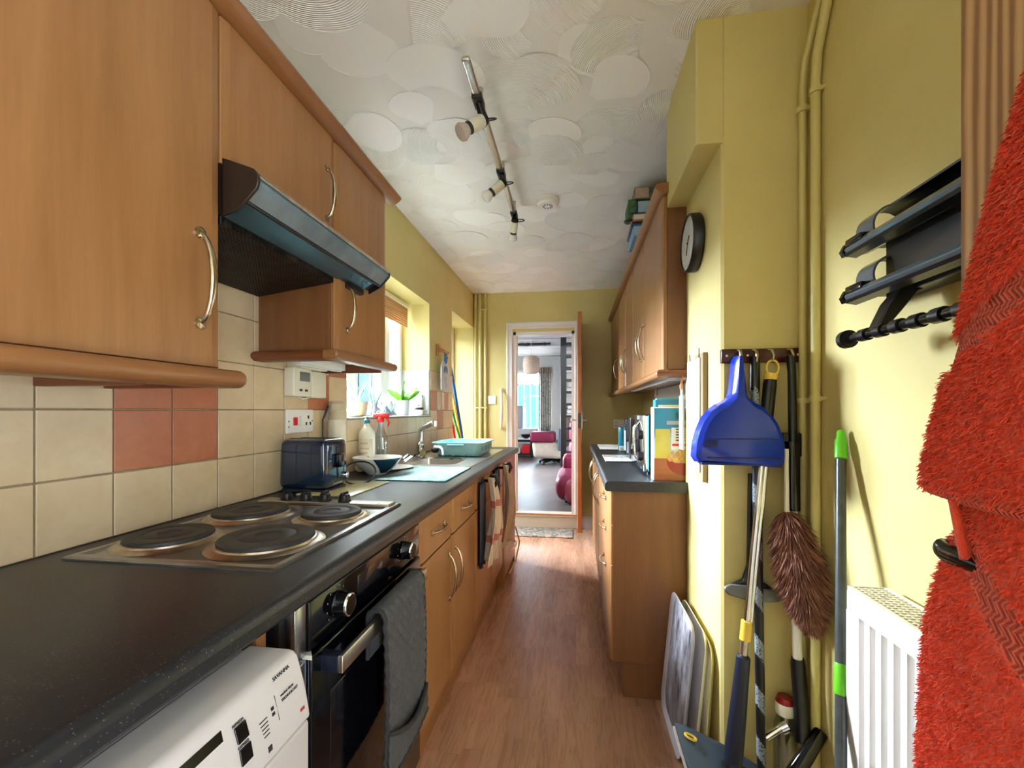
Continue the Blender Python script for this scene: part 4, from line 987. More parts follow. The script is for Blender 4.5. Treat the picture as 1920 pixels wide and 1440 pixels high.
# body profile in XZ: front leans out to a curved fascia
MB().rbox(-1.0, -.455, WY0, WY1, .01, .826, .012, 4).build('body', M['machine'], t)
fp = [(-.50, .828), (-.432, .828), (-.424, .826), (-.418, .820), (-.406, .780), (-.399, .745), (-.397, .728), (-.50, .728)]
MB().prism(fp, 'y', WY0+.001, WY1+.004).build('control_fascia', M['machine'], t, bevel=.004)
MB().rbox(-.50, -.398, WY0+.001, WY1+.003, .06, .7265, .006).build('front_panel', M['machine'], t)
def fx(z):  # fascia face X at height z
    pts = [(.728, -.397), (.745, -.399), (.780, -.406), (.820, -.418)]
    for (a, xa), (b_, xb) in zip(pts, pts[1:]):
        if z <= b_: return xa+(xb-xa)*(z-a)/(b_-a)
    return -.418
def onface(mb, y0, y1, z0, z1, m=0, d=.0008):
    mb.add([(fx(z0)+d, y0, z0), (fx(z0)+d, y1, z0), (fx(z1)+d, y1, z1), (fx(z1)+d, y0, z1), (fx(z0)-.003, y0, z0), (fx(z0)-.003, y1, z0), (fx(z1)-.003, y1, z1), (fx(z1)-.003, y0, z1)],
           [(0, 1, 2, 3), (4, 7, 6, 5), (0, 4, 5, 1), (1, 5, 6, 2), (2, 6, 7, 3), (3, 7, 4, 0)], m)
mb = MB(); onface(mb, .20, .456, .738, .812); mb.build('display', M['black_gloss'], t)
for z in (.793, .767):
    mb = MB(); onface(mb, .472, .490, z-.010, z+.009, d=.002); mb.build('button', M['black_gloss'], t, bevel=.0008)
mb = MB(); up = Vector((-.28, 0, 1)).normalized()
mb.text('SAVANNA', .0075, (fx(.814)+.001, .545, .814), (0, 1, 0), up)
mb.text('REFRESH', .0046, (fx(.804)+.001, .470, .8035), (0, 1, 0), up)
mb.text('EXPRESS', .0046, (fx(.778)+.001, .471, .7775), (0, 1, 0), up)
mb.text('washer-dryer', .0052, (fx(.790)+.001, .551, .790), (0, 1, 0), up)
mb.text('TECHNOLOGY', .0052, (fx(.784)+.001, .551, .783), (0, 1, 0), up)
for k in range(5): onface(mb, .508+.001*k, .522, .782-.005*k, .783-.005*k)
onface(mb, .531, .536, .784, .788); onface(mb, .531, .536, .777, .781); onface(mb, .5415, .5420, .765, .798)
onface(mb, .515, .522, .741, .748)
mb.build('printed_marks', M['ink'], t)
mb = MB(); onface(mb, .583, .592, .748, .752); mb.build('red_badge', mat('dull_red', (170, 60, 50), .4), t)
dd = MB().lathe([(.17, 0), (.175, .008), (.165, .022), (.13, .028), (.12, .012), (0, .012)], (-.399, .30, .42), 48, mx=Matrix.Rotation(PI/2, 4, 'Y')).build('door', M['machine'], t)
MB().lathe([(.12, .012), (.08, .03), (0, .036)], (-.399, .30, .42), 40, mx=Matrix.Rotation(PI/2, 4, 'Y')).build('door_glass', M['black_gloss'], dd)
# ------------------------------------------------ tea towels on black hooks
def hanging(name, lab, y0, y1, x, ztop, zbot, mt, bunch=.5, group='tea towels on the base cabinets'):
    t = thing(name, lab, 'tea towel', (x, (y0+y1)/2, ztop), group)
    yc = (y0+y1)/2
    def f(u, v):
        w = (.28+.72*min(1, v*1.6))*(1-.12*v); y = yc+(u-.5)*(y1-y0)*w+.012*math.sin(3*v)
        fold = .020*math.sin(u*PI*5+.6)*min(1, .3+v)+.012*math.sin(u*PI*9+v*4)
        z = ztop-(ztop-zbot)*v-.03*abs(u-.5)*v+.02*math.sin(u*7)*v
        return (x+.012+fold+.028*math.sin(PI*min(1, v*1.1))*(1-abs(u-.5)), y, z)
    MB().grid(f, 48, 36).build('cloth', mt, t, solid=.004, ang=80)
    MB().tube([(FX, yc, ztop-.02), (x, yc, ztop-.02), (x+.012, yc, ztop+.005), (x+.035, yc, ztop+.008), (x+.045, yc, ztop-.015), (x+.03, yc, ztop-.05)], [.008, .009, .011, .012, .011, .008], 10).rbox(FX, FX+.01, yc-.02, yc+.02, ztop-.07, ztop+.02, .004).build('hook', M['black'], t)
    return t
t = hanging('tea_towel', 'red and cream striped tea towel bunched on the nearer hook', 2.09, 2.33, FX+.035, .845, .42, M['tea'])
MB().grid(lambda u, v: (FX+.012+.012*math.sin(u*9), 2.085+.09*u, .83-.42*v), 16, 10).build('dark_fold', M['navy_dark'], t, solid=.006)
t = hanging('tea_towel', 'plain beige tea towel hanging on the farther hook', 2.47, 2.76, FX+.045, .86, .40, M['linen'])
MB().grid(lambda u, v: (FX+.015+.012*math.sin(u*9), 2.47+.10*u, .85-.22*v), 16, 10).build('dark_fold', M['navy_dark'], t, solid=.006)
# ------------------------------------------------ hanging plaque, peg, poles, pipes, switch, grab handle
t = thing('wall_peg', 'carved terracotta coloured peg on the yellow wall beside the window', 'peg', (LW, 3.23, 1.66))
MB().rbox(LW, LW+.012, 3.19, 3.235, 1.61, 1.70, .006).tube([(LW+.01, 3.215, 1.66), (LW+.04, 3.24, 1.655), (LW+.06, 3.25, 1.64), (LW+.085, 3.26, 1.635)], [.014, .011, .012, .009], 10).build('peg_body', M['orange_pine'], t)
t = thing('hanging_plaque', 'pale bottle shaped plaque with blue flower hanging from the peg', 'plaque', (LW+.07, 3.26, 1.34))
pts = [(-.095, 0), (.095, 0), (.10, .02), (.10, .17), (.075, .21), (.025, .24), (-.025, .24), (-.075, .21), (-.10, .17), (-.10, .02)]
MB().prism([(3.26+a, 1.345+b_) for a, b_ in pts], 'x', LW+.045, LW+.057).build('board', M['pot'], t, bevel=.003)
mb = MB()
for a in range(5): mb.ball((LW+.062, 3.25+.025*math.cos(a*1.257), 1.60+.028*math.sin(a*1.257)), .020, n=8, sx=.4)
mb.build('blue_flower', mat('blue_glaze', (60, 120, 160), .3), t)
mb = MB()
for a in (-1, 0, 1): mb.ball((LW+.058, 3.26+a*.03, 1.515-.01*abs(a)), .018, n=8, sx=.2, sz=1.5)
mb.build('painted_tulip', mat('blue_tulip', (86, 110, 160), .4), t)
mb = MB().ball((LW+.058, 3.26, 1.485), .014, n=8, sx=.2, sz=1.5); mb.build('tulip_heart', M['yellow_plastic'], t)
MB().tube([(LW+.058, 3.26, 1.44), (LW+.058, 3.25, 1.41), (LW+.058, 3.28, 1.40), (LW+.058, 3.26, 1.37)], .002, 6).ball((LW+.058, 3.26, 1.44), .008, n=6, sx=.3).build('line_drawing', M['grey_ink'], t)
single('narrow_tile_strip', 'narrow cream strip below the hanging plaque on the tiles', 'strip', MB().rbox(LW+.009, LW+.014, 3.30, 3.36, 1.20, 1.335, .002), M['offwhite'], (LW+.01, 3.33, 1.2))
def pole(lab, p0, p1, r, mt, grp='coloured poles in the back door recess'):
    a, b_ = Vector(p0), Vector(p1); mid = a.lerp(b_, .5)+Vector((.02, 0, 0))
    single('garden_pole', lab, 'pole', MB().tube([a, a.lerp(b_, .25)+Vector((.012, 0, 0)), mid, a.lerp(b_, .75)+Vector((.012, 0, 0)), b_], r, 8), mt, p0, grp)
pole('blue plastic pole leaning in the recess, tallest of the coloured poles', (-1.16, 3.86, 1.69), (-1.08, 4.30, .3), .014, mat('pole_blue', (30, 96, 190), .35))
pole('yellow plastic pole leaning in the recess just below the blue one', (-1.17, 3.84, 1.60), (-1.09, 4.34, .25), .012, M['yellow_plastic'])
pole('thin olive yellow pole crossing behind the blue pole', (-1.17, 3.88, 1.44), (-1.09, 4.38, .5), .007, mat('pole_olive', (190, 180, 60), .4))
pole('green plastic pole leaning low across the recess', (-1.16, 3.82, 1.32), (-1.08, 4.22, .55), .010, mat('pole_green', (50, 150, 70), .35))
pole('red plastic pole nearest the near edge of the recess', (-1.15, 3.84, 1.22), (-1.08, 3.95, .45), .011, M['red'])
t = thing('corner_pipes', 'three yellow painted pipes in the far left kitchen corner', 'pipes', (-1.0, 4.40, 0))
for x in (-1.035, -.985, -.930): MB().cyl((x, 4.405, 0), (x, 4.405, CEIL), .013 if x != -.985 else .017, n=14).build('pipe', M['yellow_pipe'], t)
for z in (1.22, 2.24): MB().rbox(-1.05, -.91, 4.392, 4.425, z-.007, z+.007, .004).build('clip', M['yellow_pipe'], t)
t = thing('light_switch', 'white double light switch on the end wall beside the pipes', 'switch', (-.865, 4.42, 1.30))
MB().rbox(-.908, -.822, 4.418, 4.43, 1.258, 1.345, .003).build('plate', M['white'], t)
MB().rbox(-.885, -.87, 4.414, 4.419, 1.285, 1.318, .002).build('rocker', M['offwhite'], t)
MB().rbox(-.858, -.843, 4.414, 4.419, 1.285, 1.318, .002).build('rocker', M['offwhite'], t)
t = thing('grab_handle', 'white curved grab handle upright beside the end doorway', 'grab handle', (-.754, 4.42, 1.2))
MB().tube([(-.76, 4.43, 1.005), (-.765, 4.40, 1.02), (-.755, 4.375, 1.08), (-.75, 4.365, 1.21), (-.755, 4.375, 1.34), (-.765, 4.40, 1.405), (-.76, 4.43, 1.42)], [.012, .013, .015, .016, .015, .013, .012], 14).build('grip', M['offwhite'], t)
single('door_mat', 'small grey floral mat on the floor before the doorway step', 'mat', MB().rbox(-.62, -.03, 4.06, 4.37, 0, .010, .003), M['mat'], (-.3, 4.2, 0))
# ================================================================== CEILING
t = thing('track_light', 'satin nickel ceiling track light with three angled spot heads', 'light', (-.36, 1.95, 2.34))
MB().rbox(-.372, -.342, 1.374, 2.54, 2.332, 2.350, .008, 4).build('bar', M['steel'], t)
for y in (1.60, 2.10, 2.50): MB().cyl((-.357, y, 2.348), (-.357, y, CEIL), .010, n=14).build('ceiling_mount', M['steel'], t)
heads = [((-.357, 1.565, 2.335), (-.352, 1.60, 2.285), (-.425, 1.555, 2.215), .024, .032), ((-.357, 2.06, 2.335), (-.356, 2.07, 2.288), (-.440, 2.045, 2.21), .022, .028), ((-.357, 2.50, 2.335), (-.352, 2.49, 2.288), (-.385, 2.60, 2.182), .021, .026)]
for a, b_, c_, r, rb in heads:
    a, b_, c_ = Vector(a), Vector(b_), Vector(c_); d = (c_-b_).normalized()
    s = MB().tube([b_-d*.012, b_, b_+d*.060], [r*.8, r, r], 20).build('spot_head', M['offwhite'], t)
    MB().rbox(a.x-.019, a.x+.019, a.y-.035, a.y+.035, a.z-.012, a.z+.012, .005).tube([a-Vector((0, 0, .005)), b_-d*.01], [.014, .017], 12).tube([b_-d*.018, b_-d*.002], [r*.9, r*1.05], 16).build('bracket', M['black'], s)
    MB().tube([b_+d*.060, b_+d*.066, b_+d*.070, b_+d*.074], [r*.98, r*.98, r*.86, r*.86], 20).build('collar', M['black'], s)
    e0 = b_+d*.072
    MB().tube([e0, e0+d*.012, e0+d*.026, e0+d*.036, e0+d*.041], [rb*.62, rb*.82, rb, rb*.93, rb*.6], 24).build('bulb', M['bulbglass'] if r == .024 else M['led'], s)
    pts = []
    for i in range(15):
        q = i/14*2*PI; pts.append(b_+Vector((.028+.026*math.cos(q), .012*math.sin(q)+.01, .012*math.sin(q)+.008)))
    MB().tube(pts[:-1], .0028, 8, closed=True).build('cable', M['black'], s)
t = thing('smoke_alarm', 'round white smoke alarm on the textured ceiling', 'smoke alarm', (-.162, 2.5, 2.41))
MB().lathe([(.066, 2.41), (.066, 2.395), (.060, 2.392), (.060, 2.378), (.052, 2.368), (.0, 2.366)][::-1], (-.162, 2.5, 0), 40).build('body', M['white'], t)
mb = MB()
for k in range(10):
    a = k*.628; mb.box(-.003, .003, .018, .030, -.0006, .0006, mx=Matrix.Translation((-.162, 2.5, 2.3665)) @ Matrix.Rotation(a, 4, 'Z'))
mb.build('vents', M['ink'], t)
# ================================================================== RIGHT SIDE UNITS
RF = .350
ys = [1.845, 2.36, 2.765, 3.175, 3.68, 4.40]
labs = ['tall beech wall cabinet nearest the clock on the right wall', 'beech wall cabinet second from the clock on the right wall', 'beech wall cabinet third from the clock on the right wall',
        'beech wall cabinet fourth from the clock on the right wall', 'beech wall cabinet touching the end wall on the right']
for k in range(5):
    a, b_ = ys[k], ys[k+1]
    t = thing('wall_cabinet', labs[k], 'wall cabinet', (.5, (a+b_)/2, 1.355), 'right wall cabinets')
    MB().box(RF+.02, RW-.001, a+.001, b_-.001, 1.36, 2.085).build('carcass', M['side'], t)
    leaf(t, RF+.019, RF, a+.002, b_-.002, 1.357, 2.07)
    yh = (b_-.05) if k in (0, 2) else (a+.05)
    if k == 4: yh = a+.12
    bow(t, (RF, yh, 1.46), (RF, yh, 1.63), (-1, 0, 0), .03, .0055)
t = thing('cornice', 'beech cornice strip along the top of the right wall cabinets', 'cornice', (RF, 3, 2.085))
MB().prism([(RF+.02, 2.074), (RF-.010, 2.074), (RF-.026, 2.085), (RF-.034, 2.096), (RF-.030, 2.106), (RF-.01, 2.112), (RF+.02, 2.112)], 'y', 1.82, 4.42).build('moulding', M['wood_y'], t)
t = thing('light_pelmet', 'rounded beech pelmet rail along the bottom of the right wall cabinets', 'pelmet', (RF, 3, 1.34))
MB().prism([(2*RF-x, z) for x, z in bull(RF-.02, RF+.028, 1.324, 1.357)], 'y', 1.82, 4.42).build('rail', M['wood_y'], t, bevel=.004)
MB().prism([(1.845, 1.324), (1.823, 1.326), (1.816, 1.340), (1.823, 1.355), (1.845, 1.357)], 'x', RF-.02, .445).build('return_rail', M['darkwood'], t)
t = thing('under_cabinet_light', 'white strip lights fixed under the right wall cabinets', 'light', (.5, 2.6, 1.35))
MB().rbox(.40, .62, 1.87, 1.90, 1.330, 1.357, .004).rbox(.40, .44, 1.90, 3.3, 1.332, 1.357, .004).build('housing', M['white'], t)
MB().rbox(.44, .52, 1.95, 2.25, 1.338, 1.357, .004).build('transformer', M['greydoor'], t)
single('splashback', 'white tiled splashback panel behind the microwave', 'splashback', MB().box(RW-.010, RW-.001, 1.86, 3.55, .9, 1.355), M['white'], (RW, 2.7, .9))
# base run
XF = .140
def rfront(t, y0, y1, z0, z1, name="drawer"): return leaf(t, XF+.02, XF, y0, y1, z0, z1, name=name)
t = thing('drawer_unit', 'beech three drawer base unit at the near end of the right worktop', 'drawer unit', (.4, 2.1, 0))
MB().box(XF+.02, RW-.002, 1.875, 2.40, .15, .856).build('carcass', M['side'], t)
MB().box(XF+.012, .443, 1.842, 1.862, .147, .858).build('side_panel', M['side'], t, bevel=.001)
MB().box(XF+.055, .443, 1.850, 1.868, 0, .148).build('plinth_return', M['side'], t)
for z0, z1 in ((.715, .852), (.548, .711), (.150, .544)):
    dr = rfront(t, 1.845, 2.40, z0, z1); zc = z1-.07
    bow(dr, (XF, 2.06, zc), (XF, 2.20, zc), (-1, 0, 0), .024, .0055)
labs = ['beech base cupboard with upright handles in the middle of the right run', 'beech base cupboard nearest the open pine door on the right']
for k, (a, b_) in enumerate(((2.405, 3.10), (3.105, 3.76))):
    t = thing('base_cabinet', labs[k], 'cabinet', (.4, (a+b_)/2, 0), 'right base cabinets')
    MB().box(XF+.02, RW-.002, a, b_, .15, .856).build('carcass', M['side'], t)
    m_ = (a+b_)/2
    for (q0, q1, yh) in ((a, m_, m_-.05), (m_, b_, m_+.05)):
        dd = rfront(t, q0+.002, q1-.002, .150, .852, 'door')
        bow(dd, (XF, yh, .62), (XF, yh, .80), (-1, 0, 0), .035, .0055)
single('plinth', 'beech plinth board under the right base units', 'plinth', MB().box(XF+.055, XF+.073, 1.87, 3.76, 0, .149), M['wood_y'], (XF+.06, 2.8, 0))
mb = MB(); edge_worktop(mb, .443, .118, 1.822, 1.87, -1); edge_worktop(mb, RW-.001, .118, 1.87, 3.80, -1)
single('worktop', 'short black laminate worktop along the right wall', 'worktop', mb, M['worktop'], (.4, 2.8, .86))
# things on the right worktop
t = thing('cereal_box', 'tall teal cereal box with yellow bottle and red bowl picture', 'box', (.38, 1.9, .9))
CX0, CX1, CY, CZ0, CZ1 = .318, .50, 1.873, .9005, 1.205
MB().rbox(CX0, CX1, CY, CY+.055, CZ0, CZ1, .002, 1).build('carton', M['white'], t)
CWd, CH = CX1-CX0, CZ1-CZ0
def cq(mb, a, b_, c, d, m, dep=.0006): mb.box(CX0+a*CWd, CX0+b_*CWd, CY-dep, CY+.0005, CZ0+c*CH, CZ0+d*CH, m)
mb = MB()
cq(mb, .03, .99, .0, .30, 3); cq(mb, .03, .99, .30, .64, 2, .0004); cq(mb, .03, .99, .64, .985, 0, .0005); cq(mb, .03, .99, .58, .66, 1, .0005)
cq(mb, .05, .38, .30, .70, 4, .0009)
cxm, czm = CX0+.66*CWd, CZ0+.27*CH
pts = [(cxm+.066*math.cos(a), czm+(.060*math.sin(a) if math.sin(a) < 0 else .012*math.sin(a))) for a in [i*2*PI/36 for i in range(36)]]
pts = [(min(x, CX1-.002), z) for x, z in pts]
mb.prism(pts, 'y', CY-.0013, CY, 5)
mb.build('front_print', [M['teal'], M['teal_lt'], M['sky_print'], M['wood_print'], M['yel_print'], mat('bowl_red', (150, 24, 24), .3)], t)
fl = MB()
for k in range(190):
    a, r_ = random.uniform(0, 2*PI), math.sqrt(random.random())
    x = cxm+.060*r_*math.cos(a); z = czm+.008+(.038 if math.sin(a) > 0 else .014)*r_*math.sin(a)
    if x > CX1-.006: continue
    fl.ball((x, CY-.0016, z), random.uniform(.004, .007), n=4, sy=.12)
fl.build('bowl_print', M['cereal'], t)
mb = MB(); cq(mb, .40, .98, .42, .72, 0, .0011); cq(mb, .42, .98, .47, .50, 1, .0014)
mb.build('label_print', [M['white'], M['red']], t)
mb = MB()
for k in range(5):
    for j in range(4): cq(mb, .50+j*.12, .58+j*.12, .54+k*.037, .556+k*.037, 0, .0015)
mb.build('small_print', M['ink'], t)
mb = MB(); cq(mb, .50, .98, .84, .93, 0, .001); cq(mb, .30, .98, .76, .81, 1, .001); mb.build('brand_band', [mat('dark_teal', (20, 96, 100), .3), M['greydoor']], t)
t = thing('cereal_box', 'second teal carton standing behind the red bowl cereal box', 'box', (.4, 1.97, .9))
MB().rbox(.338, .52, 1.935, 1.99, .9005, 1.238, .002, 1).build('carton', M['teal'], t)
MB().box(.35, .44, 1.9345, 1.936, 1.19, 1.215).build('cream_label', M['offwhite'], t)
MB().box(.346, .52, 1.94, 1.985, 1.238, 1.243).build('torn_flap', M['teal_lt'], t)
t = thing('microwave', 'silver microwave with black glass door facing the aisle', 'microwave', (.46, 2.25, .9))
MB().rbox(.325, .635, 2.0, 2.44, .912, 1.172, .006).build('casing', M['black'], t)
MB().rbox(.298, .326, 2.0, 2.44, .915, 1.170, .006).build('front_frame', M['chrome'], t)
MB().rbox(.294, .300, 2.13, 2.42, .945, 1.145, .003).build('door_glass', M['black_glass'], t)
MB().tube([(.298, 2.12, .95), (.275, 2.12, .97), (.272, 2.12, 1.04), (.275, 2.12, 1.11), (.298, 2.12, 1.14)], .008, 12).build('handle', M['chrome'], t)
for z in (.98, 1.08): MB().lathe([(.022, 0), (.020, .016), (0, .017)], (.298, 2.06, z), 20, mx=Matrix.Rotation(-PI/2, 4, 'Y')).build('control_knob', M['black'], t)
for p in ((.33, 2.04), (.33, 2.4), (.6, 2.04), (.6, 2.4)): MB().cyl((p[0], p[1], .9), (p[0], p[1], .914), .012).build('foot', M['black'], t)
single('black_tin', 'black upright box between the microwave and the navy carton', 'box', MB().rbox(.315, .52, 2.62, 2.70, .9, 1.15, .006), M['black'], (.4, 2.66, .9))
t = thing('navy_carton', 'dark navy and white upright carton beyond the black box on the right worktop', 'carton', (.4, 2.92, .9))
MB().rbox(.318, .50, 2.86, 2.98, .9, 1.138, .004).build('carton_body', M['navy'], t)
MB().box(.3170, .3185, 2.87, 2.97, .93, 1.06).box(.322, .36, 2.859, 2.8605, .92, .99).build('white_print', M['pot'], t)
t = thing('teal_bottle', 'small teal water bottle at the far end of the right worktop', 'bottle', (.332, 3.25, .9))
MB().lathe([(.024, .9), (.027, .91), (.025, .98), (.028, 1.05), (.022, 1.068), (0, 1.07)], (.332, 3.25, 0), 24).build('bottle_body', mat('teal_glass', (40, 140, 165), .15), t)
MB().rbox(.31, .36, 3.19, 3.215, .9, .935, .006).build('white_foot', M['white'], t)
single('worktop_saver', 'white printed glass board on the right worktop beside the navy carton', 'chopping board', MB().rbox(.168, .46, 2.50, 2.86, .9, .906, .001).box(.168, .46, 2.497, 2.502, .9, .9055, 1), [M['printed'], M['ink']], (.3, 2.68, .9))
single('worktop_saver', 'white printed glass board at the far end of the right worktop', 'chopping board', MB().rbox(.178, .50, 3.25, 3.72, .9, .906, .001).box(.178, .50, 3.247, 3.252, .9, .9055, 1), [M['printed'], M['ink']], (.33, 3.5, .9))
t = thing('wall_socket', 'white double socket on the end wall above the right worktop', 'socket', (.44, 4.42, 1.06))
MB().rbox(.366, .56, 4.418, 4.43, 1.015, 1.102, .003).build('plate', M['white'], t)
MB().box(.39, .40, 4.417, 4.4185, 1.07, 1.08).box(.39, .40, 4.417, 4.4185, 1.035, 1.045).build('pin_hole', M['ink'], t)
single('wall_pipe', 'thin white pipe with clips on the wall below the right cabinets', 'pipe', MB().cyl((.635, 3.58, 1.0), (.635, 3.58, 1.36), .012).rbox(.62, .648, 3.56, 3.6, 1.30, 1.32, .004), M['offwhite'], (.635, 3.58, 1.0))
# books and boxes on top of the right cabinets
def bk(lab, x0, x1, y0, y1, z0, z1, m1, m2, nm='book', cat='book'):
    t = thing(nm, lab, cat, ((x0+x1)/2, (y0+y1)/2, z0), 'clutter on the right wall cabinets')
    MB().rbox(x0, x1, y0, y1, z0, z1, .004, 1).build('cover', m1, t)
    MB().box(x0+.004, x0+(x1-x0)*.42, y0-.001, y0+.002, z0+.006, z1-.006).build('spine_print', m2, t)
bk('pale blue folded box lowest in the stack above the cabinets', .300, .47, 2.36, 2.60, 2.113, 2.170, mat('pb', (110, 156, 200), .4), M['sky_print'])
bk('white and brown book in the stack above the cabinets', .298, .48, 2.36, 2.60, 2.196, 2.232, M['terra'], M['white'])
bk('bright blue wrapped book in the stack above the cabinets', .320, .48, 2.36, 2.62, 2.232, 2.300, mat('bb', (40, 100, 160), .4), M['sky_print'])
bk('grey green patterned box topmost on the right cabinets', .306, .48, 2.36, 2.62, 2.308, 2.372, mottled('gb', (70, 72, 60), (140, 138, 110), 40, .6), M['linen'], 'box', 'box')
single('dark_blue_tin', 'dark blue round ended tin under the pale blue box on the cabinets', 'tin', MB().rbox(.292, .45, 2.38, 2.6, 2.170, 2.196, .008), mat('db', (14, 60, 110), .4), (.37, 2.5, 2.17))
single('leafy_packet', 'dark green leaf printed packet jutting left from the stack', 'packet', MB().rbox(.272, .318, 2.34, 2.5, 2.232, 2.302, .008), mottled('lp', (20, 46, 40), (70, 130, 80), 30, .5), (.29, 2.4, 2.232))
single('tin_handle', 'small silver bottle opener poking out under the leafy packet', 'tool', MB().tube([(.31, 2.38, 2.205), (.275, 2.37, 2.202), (.258, 2.36, 2.190)], [.006, .006, .010], 8), M['darkgrey'], (.28, 2.37, 2.2))
# clock
t = thing('wall_clock', 'round black rimmed clock with white face on the chimney side', 'clock', (BX, 1.685, 1.81))
Rm = Matrix.Rotation(-PI/2, 4, 'Y')
MB().lathe([(.098, 0), (.104, .006), (.104, .034), (.100, .040), (.096, .040), (.094, .034), (.0, .032)], (BX, 1.685, 1.81), 56, mx=Rm).build('rim', M['black'], t)
MB().lathe([(.0945, .0345), (.0, .0346)], (BX, 1.685, 1.81), 48, mx=Rm).build('dial', M['white'], t)
mb = MB(); xx = BX-.0352
for k in range(12):
    a = k*PI/6; mb.add([(xx, 1.685+math.cos(a)*r_-math.sin(a)*w_, 1.81+math.sin(a)*r_+math.cos(a)*w_) for r_, w_ in ((.078, -.0015), (.088, -.0015), (.088, .0015), (.078, .0015))], [(0, 1, 2, 3)])
mb.build('hour_marks', M['grey_ink'], t, solid=.0004)
MB().tube([(xx-.001, 1.685, 1.81), (xx-.001, 1.66, 1.83)], .0018, 6).tube([(xx-.001, 1.685, 1.81), (xx-.001, 1.70, 1.77)], .0014, 6).ball((xx-.001, 1.685, 1.81), .004, n=6).build('hand', M['ink'], t)
MB().lathe([(.0945, .0385), (.0, .0386)], (BX, 1.685, 1.81), 48, mx=Rm).build('glass', M['glass'], t)
# calendar boards on the chimney side
t = thing('wall_calendar', 'sky blue picture calendar hanging on the chimney side', 'calendar', (BX, 1.66, .95))
MB().rbox(BX-.022, BX-.016, 1.585, 1.745, .975, 1.375, .001, 1).build('page', M['white'], t)
MB().box(BX-.0235, BX-.022, 1.59, 1.742, 1.19, 1.37).build('picture', M['sky_print'], t)
MB().rbox(BX-.016, BX-.001, 1.56, 1.66, .945, 1.39, .001, 1).build('backing_board', M['dirt'], t)
MB().tube([(BX-.018, 1.72, 1.375), (BX-.018, 1.725, 1.40)], .002, 6).tube([(BX-.018, 1.60, 1.375), (BX-.018, 1.60, 1.41)], .002, 6).build('hook', M['ink'], t)
t = thing('hanging_ruler', 'narrow pale grey strip with orange loop hanging under the cabinet end', 'hanging strip', (BX-.03, 1.80, 1.04))
MB().rbox(BX-.034, BX-.024, 1.775, 1.83, 1.035, 1.25, .004).rbox(BX-.032, BX-.026, 1.79, 1.815, 1.24, 1.275, .003).build('strip', M['greydoor'], t)
MB().tube([(BX-.029, 1.80, 1.27), (BX-.032, 1.80, 1.285), (BX-.029, 1.805, 1.305), (BX-.02, 1.82, 1.33)], [.006, .006, .003, .003], 8).build('loop', M['orange_pine'], t)
# trays leaning by the chimney foot
def tray(lab, x, y0, y1, z1, m1, m2, dx, zc=.0):
    t = thing('serving_tray', lab, 'tray', (x, (y0+y1)/2, 0), 'trays leaning against the chimney side')
    H = z1; n = 6; r = .06; p = []
    for cy, cz, a0_ in ((y1-r, H-r, 0), (y0+r, H-r, PI/2), (y0+r, r, PI), (y1-r, r, 1.5*PI)):
        for i in range(n+1):
            a = a0_+PI/2*i/n; p.append((cy+r*math.cos(a), cz+r*math.sin(a)))
    sh = Matrix(((1, 0, dx/H, 0), (0, 1, 0, 0), (0, 0, 1, 0), (0, 0, 0, 1)))
    org = Vector((x, 0, zc))
    def P(q, o): return org+sh @ Vector((o, q[0], q[1]))
    c0, c1 = (y0+y1)/2, H/2; k = len(p)
    inn = [(c0+(a-c0)*.9, c1+(b_-c1)*.93) for a, b_ in p]
    mb = MB(); vs = [P(q, -.012) for q in p]+[P(q, 0) for q in inn]+[P(q, .003) for q in inn]+[P(q, -.010) for q in p]
    # rim flares toward the room; solid sheet
    fs = [(i, (i+1) % k, k+(i+1) % k, k+i) for i in range(k)]+[(2*k+i, 2*k+(i+1) % k, 3*k+(i+1) % k, 3*k+i) for i in range(k)]+[(3*k+i, 3*k+(i+1) % k, (i+1) % k, i) for i in range(k)]+[list(range(2*k, 3*k))]
    mb.add(vs, fs); mb.build('rim', m1, t)
    MB().add([P(q, 0) for q in inn], [list(range(k))]).build('picture', m2, t, solid=.001)
tray('photo printed tray nearest the aisle leaning at the chimney foot', .350, 1.50, 1.83, .47, M['greydoor'], M['tray_print'], .045, .005)
tray('pale green edged tray behind the photo tray', .382, 1.47, 1.80, .455, M['offwhite'], M['greydoor'], .045, .005)
tray('cream tray hindmost against the chimney side', .410, 1.45, 1.78, .43, M['yellow_board'], M['offwhite'], .03, .005)
# ================================================================== TOOL RACK ON THE CHIMNEY FRONT
YB = 1.42
t = thing('tool_rack', 'dark mahogany rail with brass hooks on the chimney front', 'rack', (.56, YB, 1.355))
MB().rbox(.440, .672, YB-.018, YB, 1.335, 1.378, .004).build('rail', M['mahogany'], t)
for x in (.484, .528, .572, .625): MB().tube([(x, YB-.016, 1.372), (x, YB-.045, 1.368), (x, YB-.055, 1.352), (x, YB-.048, 1.338), (x, YB-.036, 1.342)], .0045, 10).build('hook', M['nickel'], t)
for x in (.455, .515, .655): MB().ball((x, YB-.018, 1.357), .004, n=6).build('screw', M['white'], t)
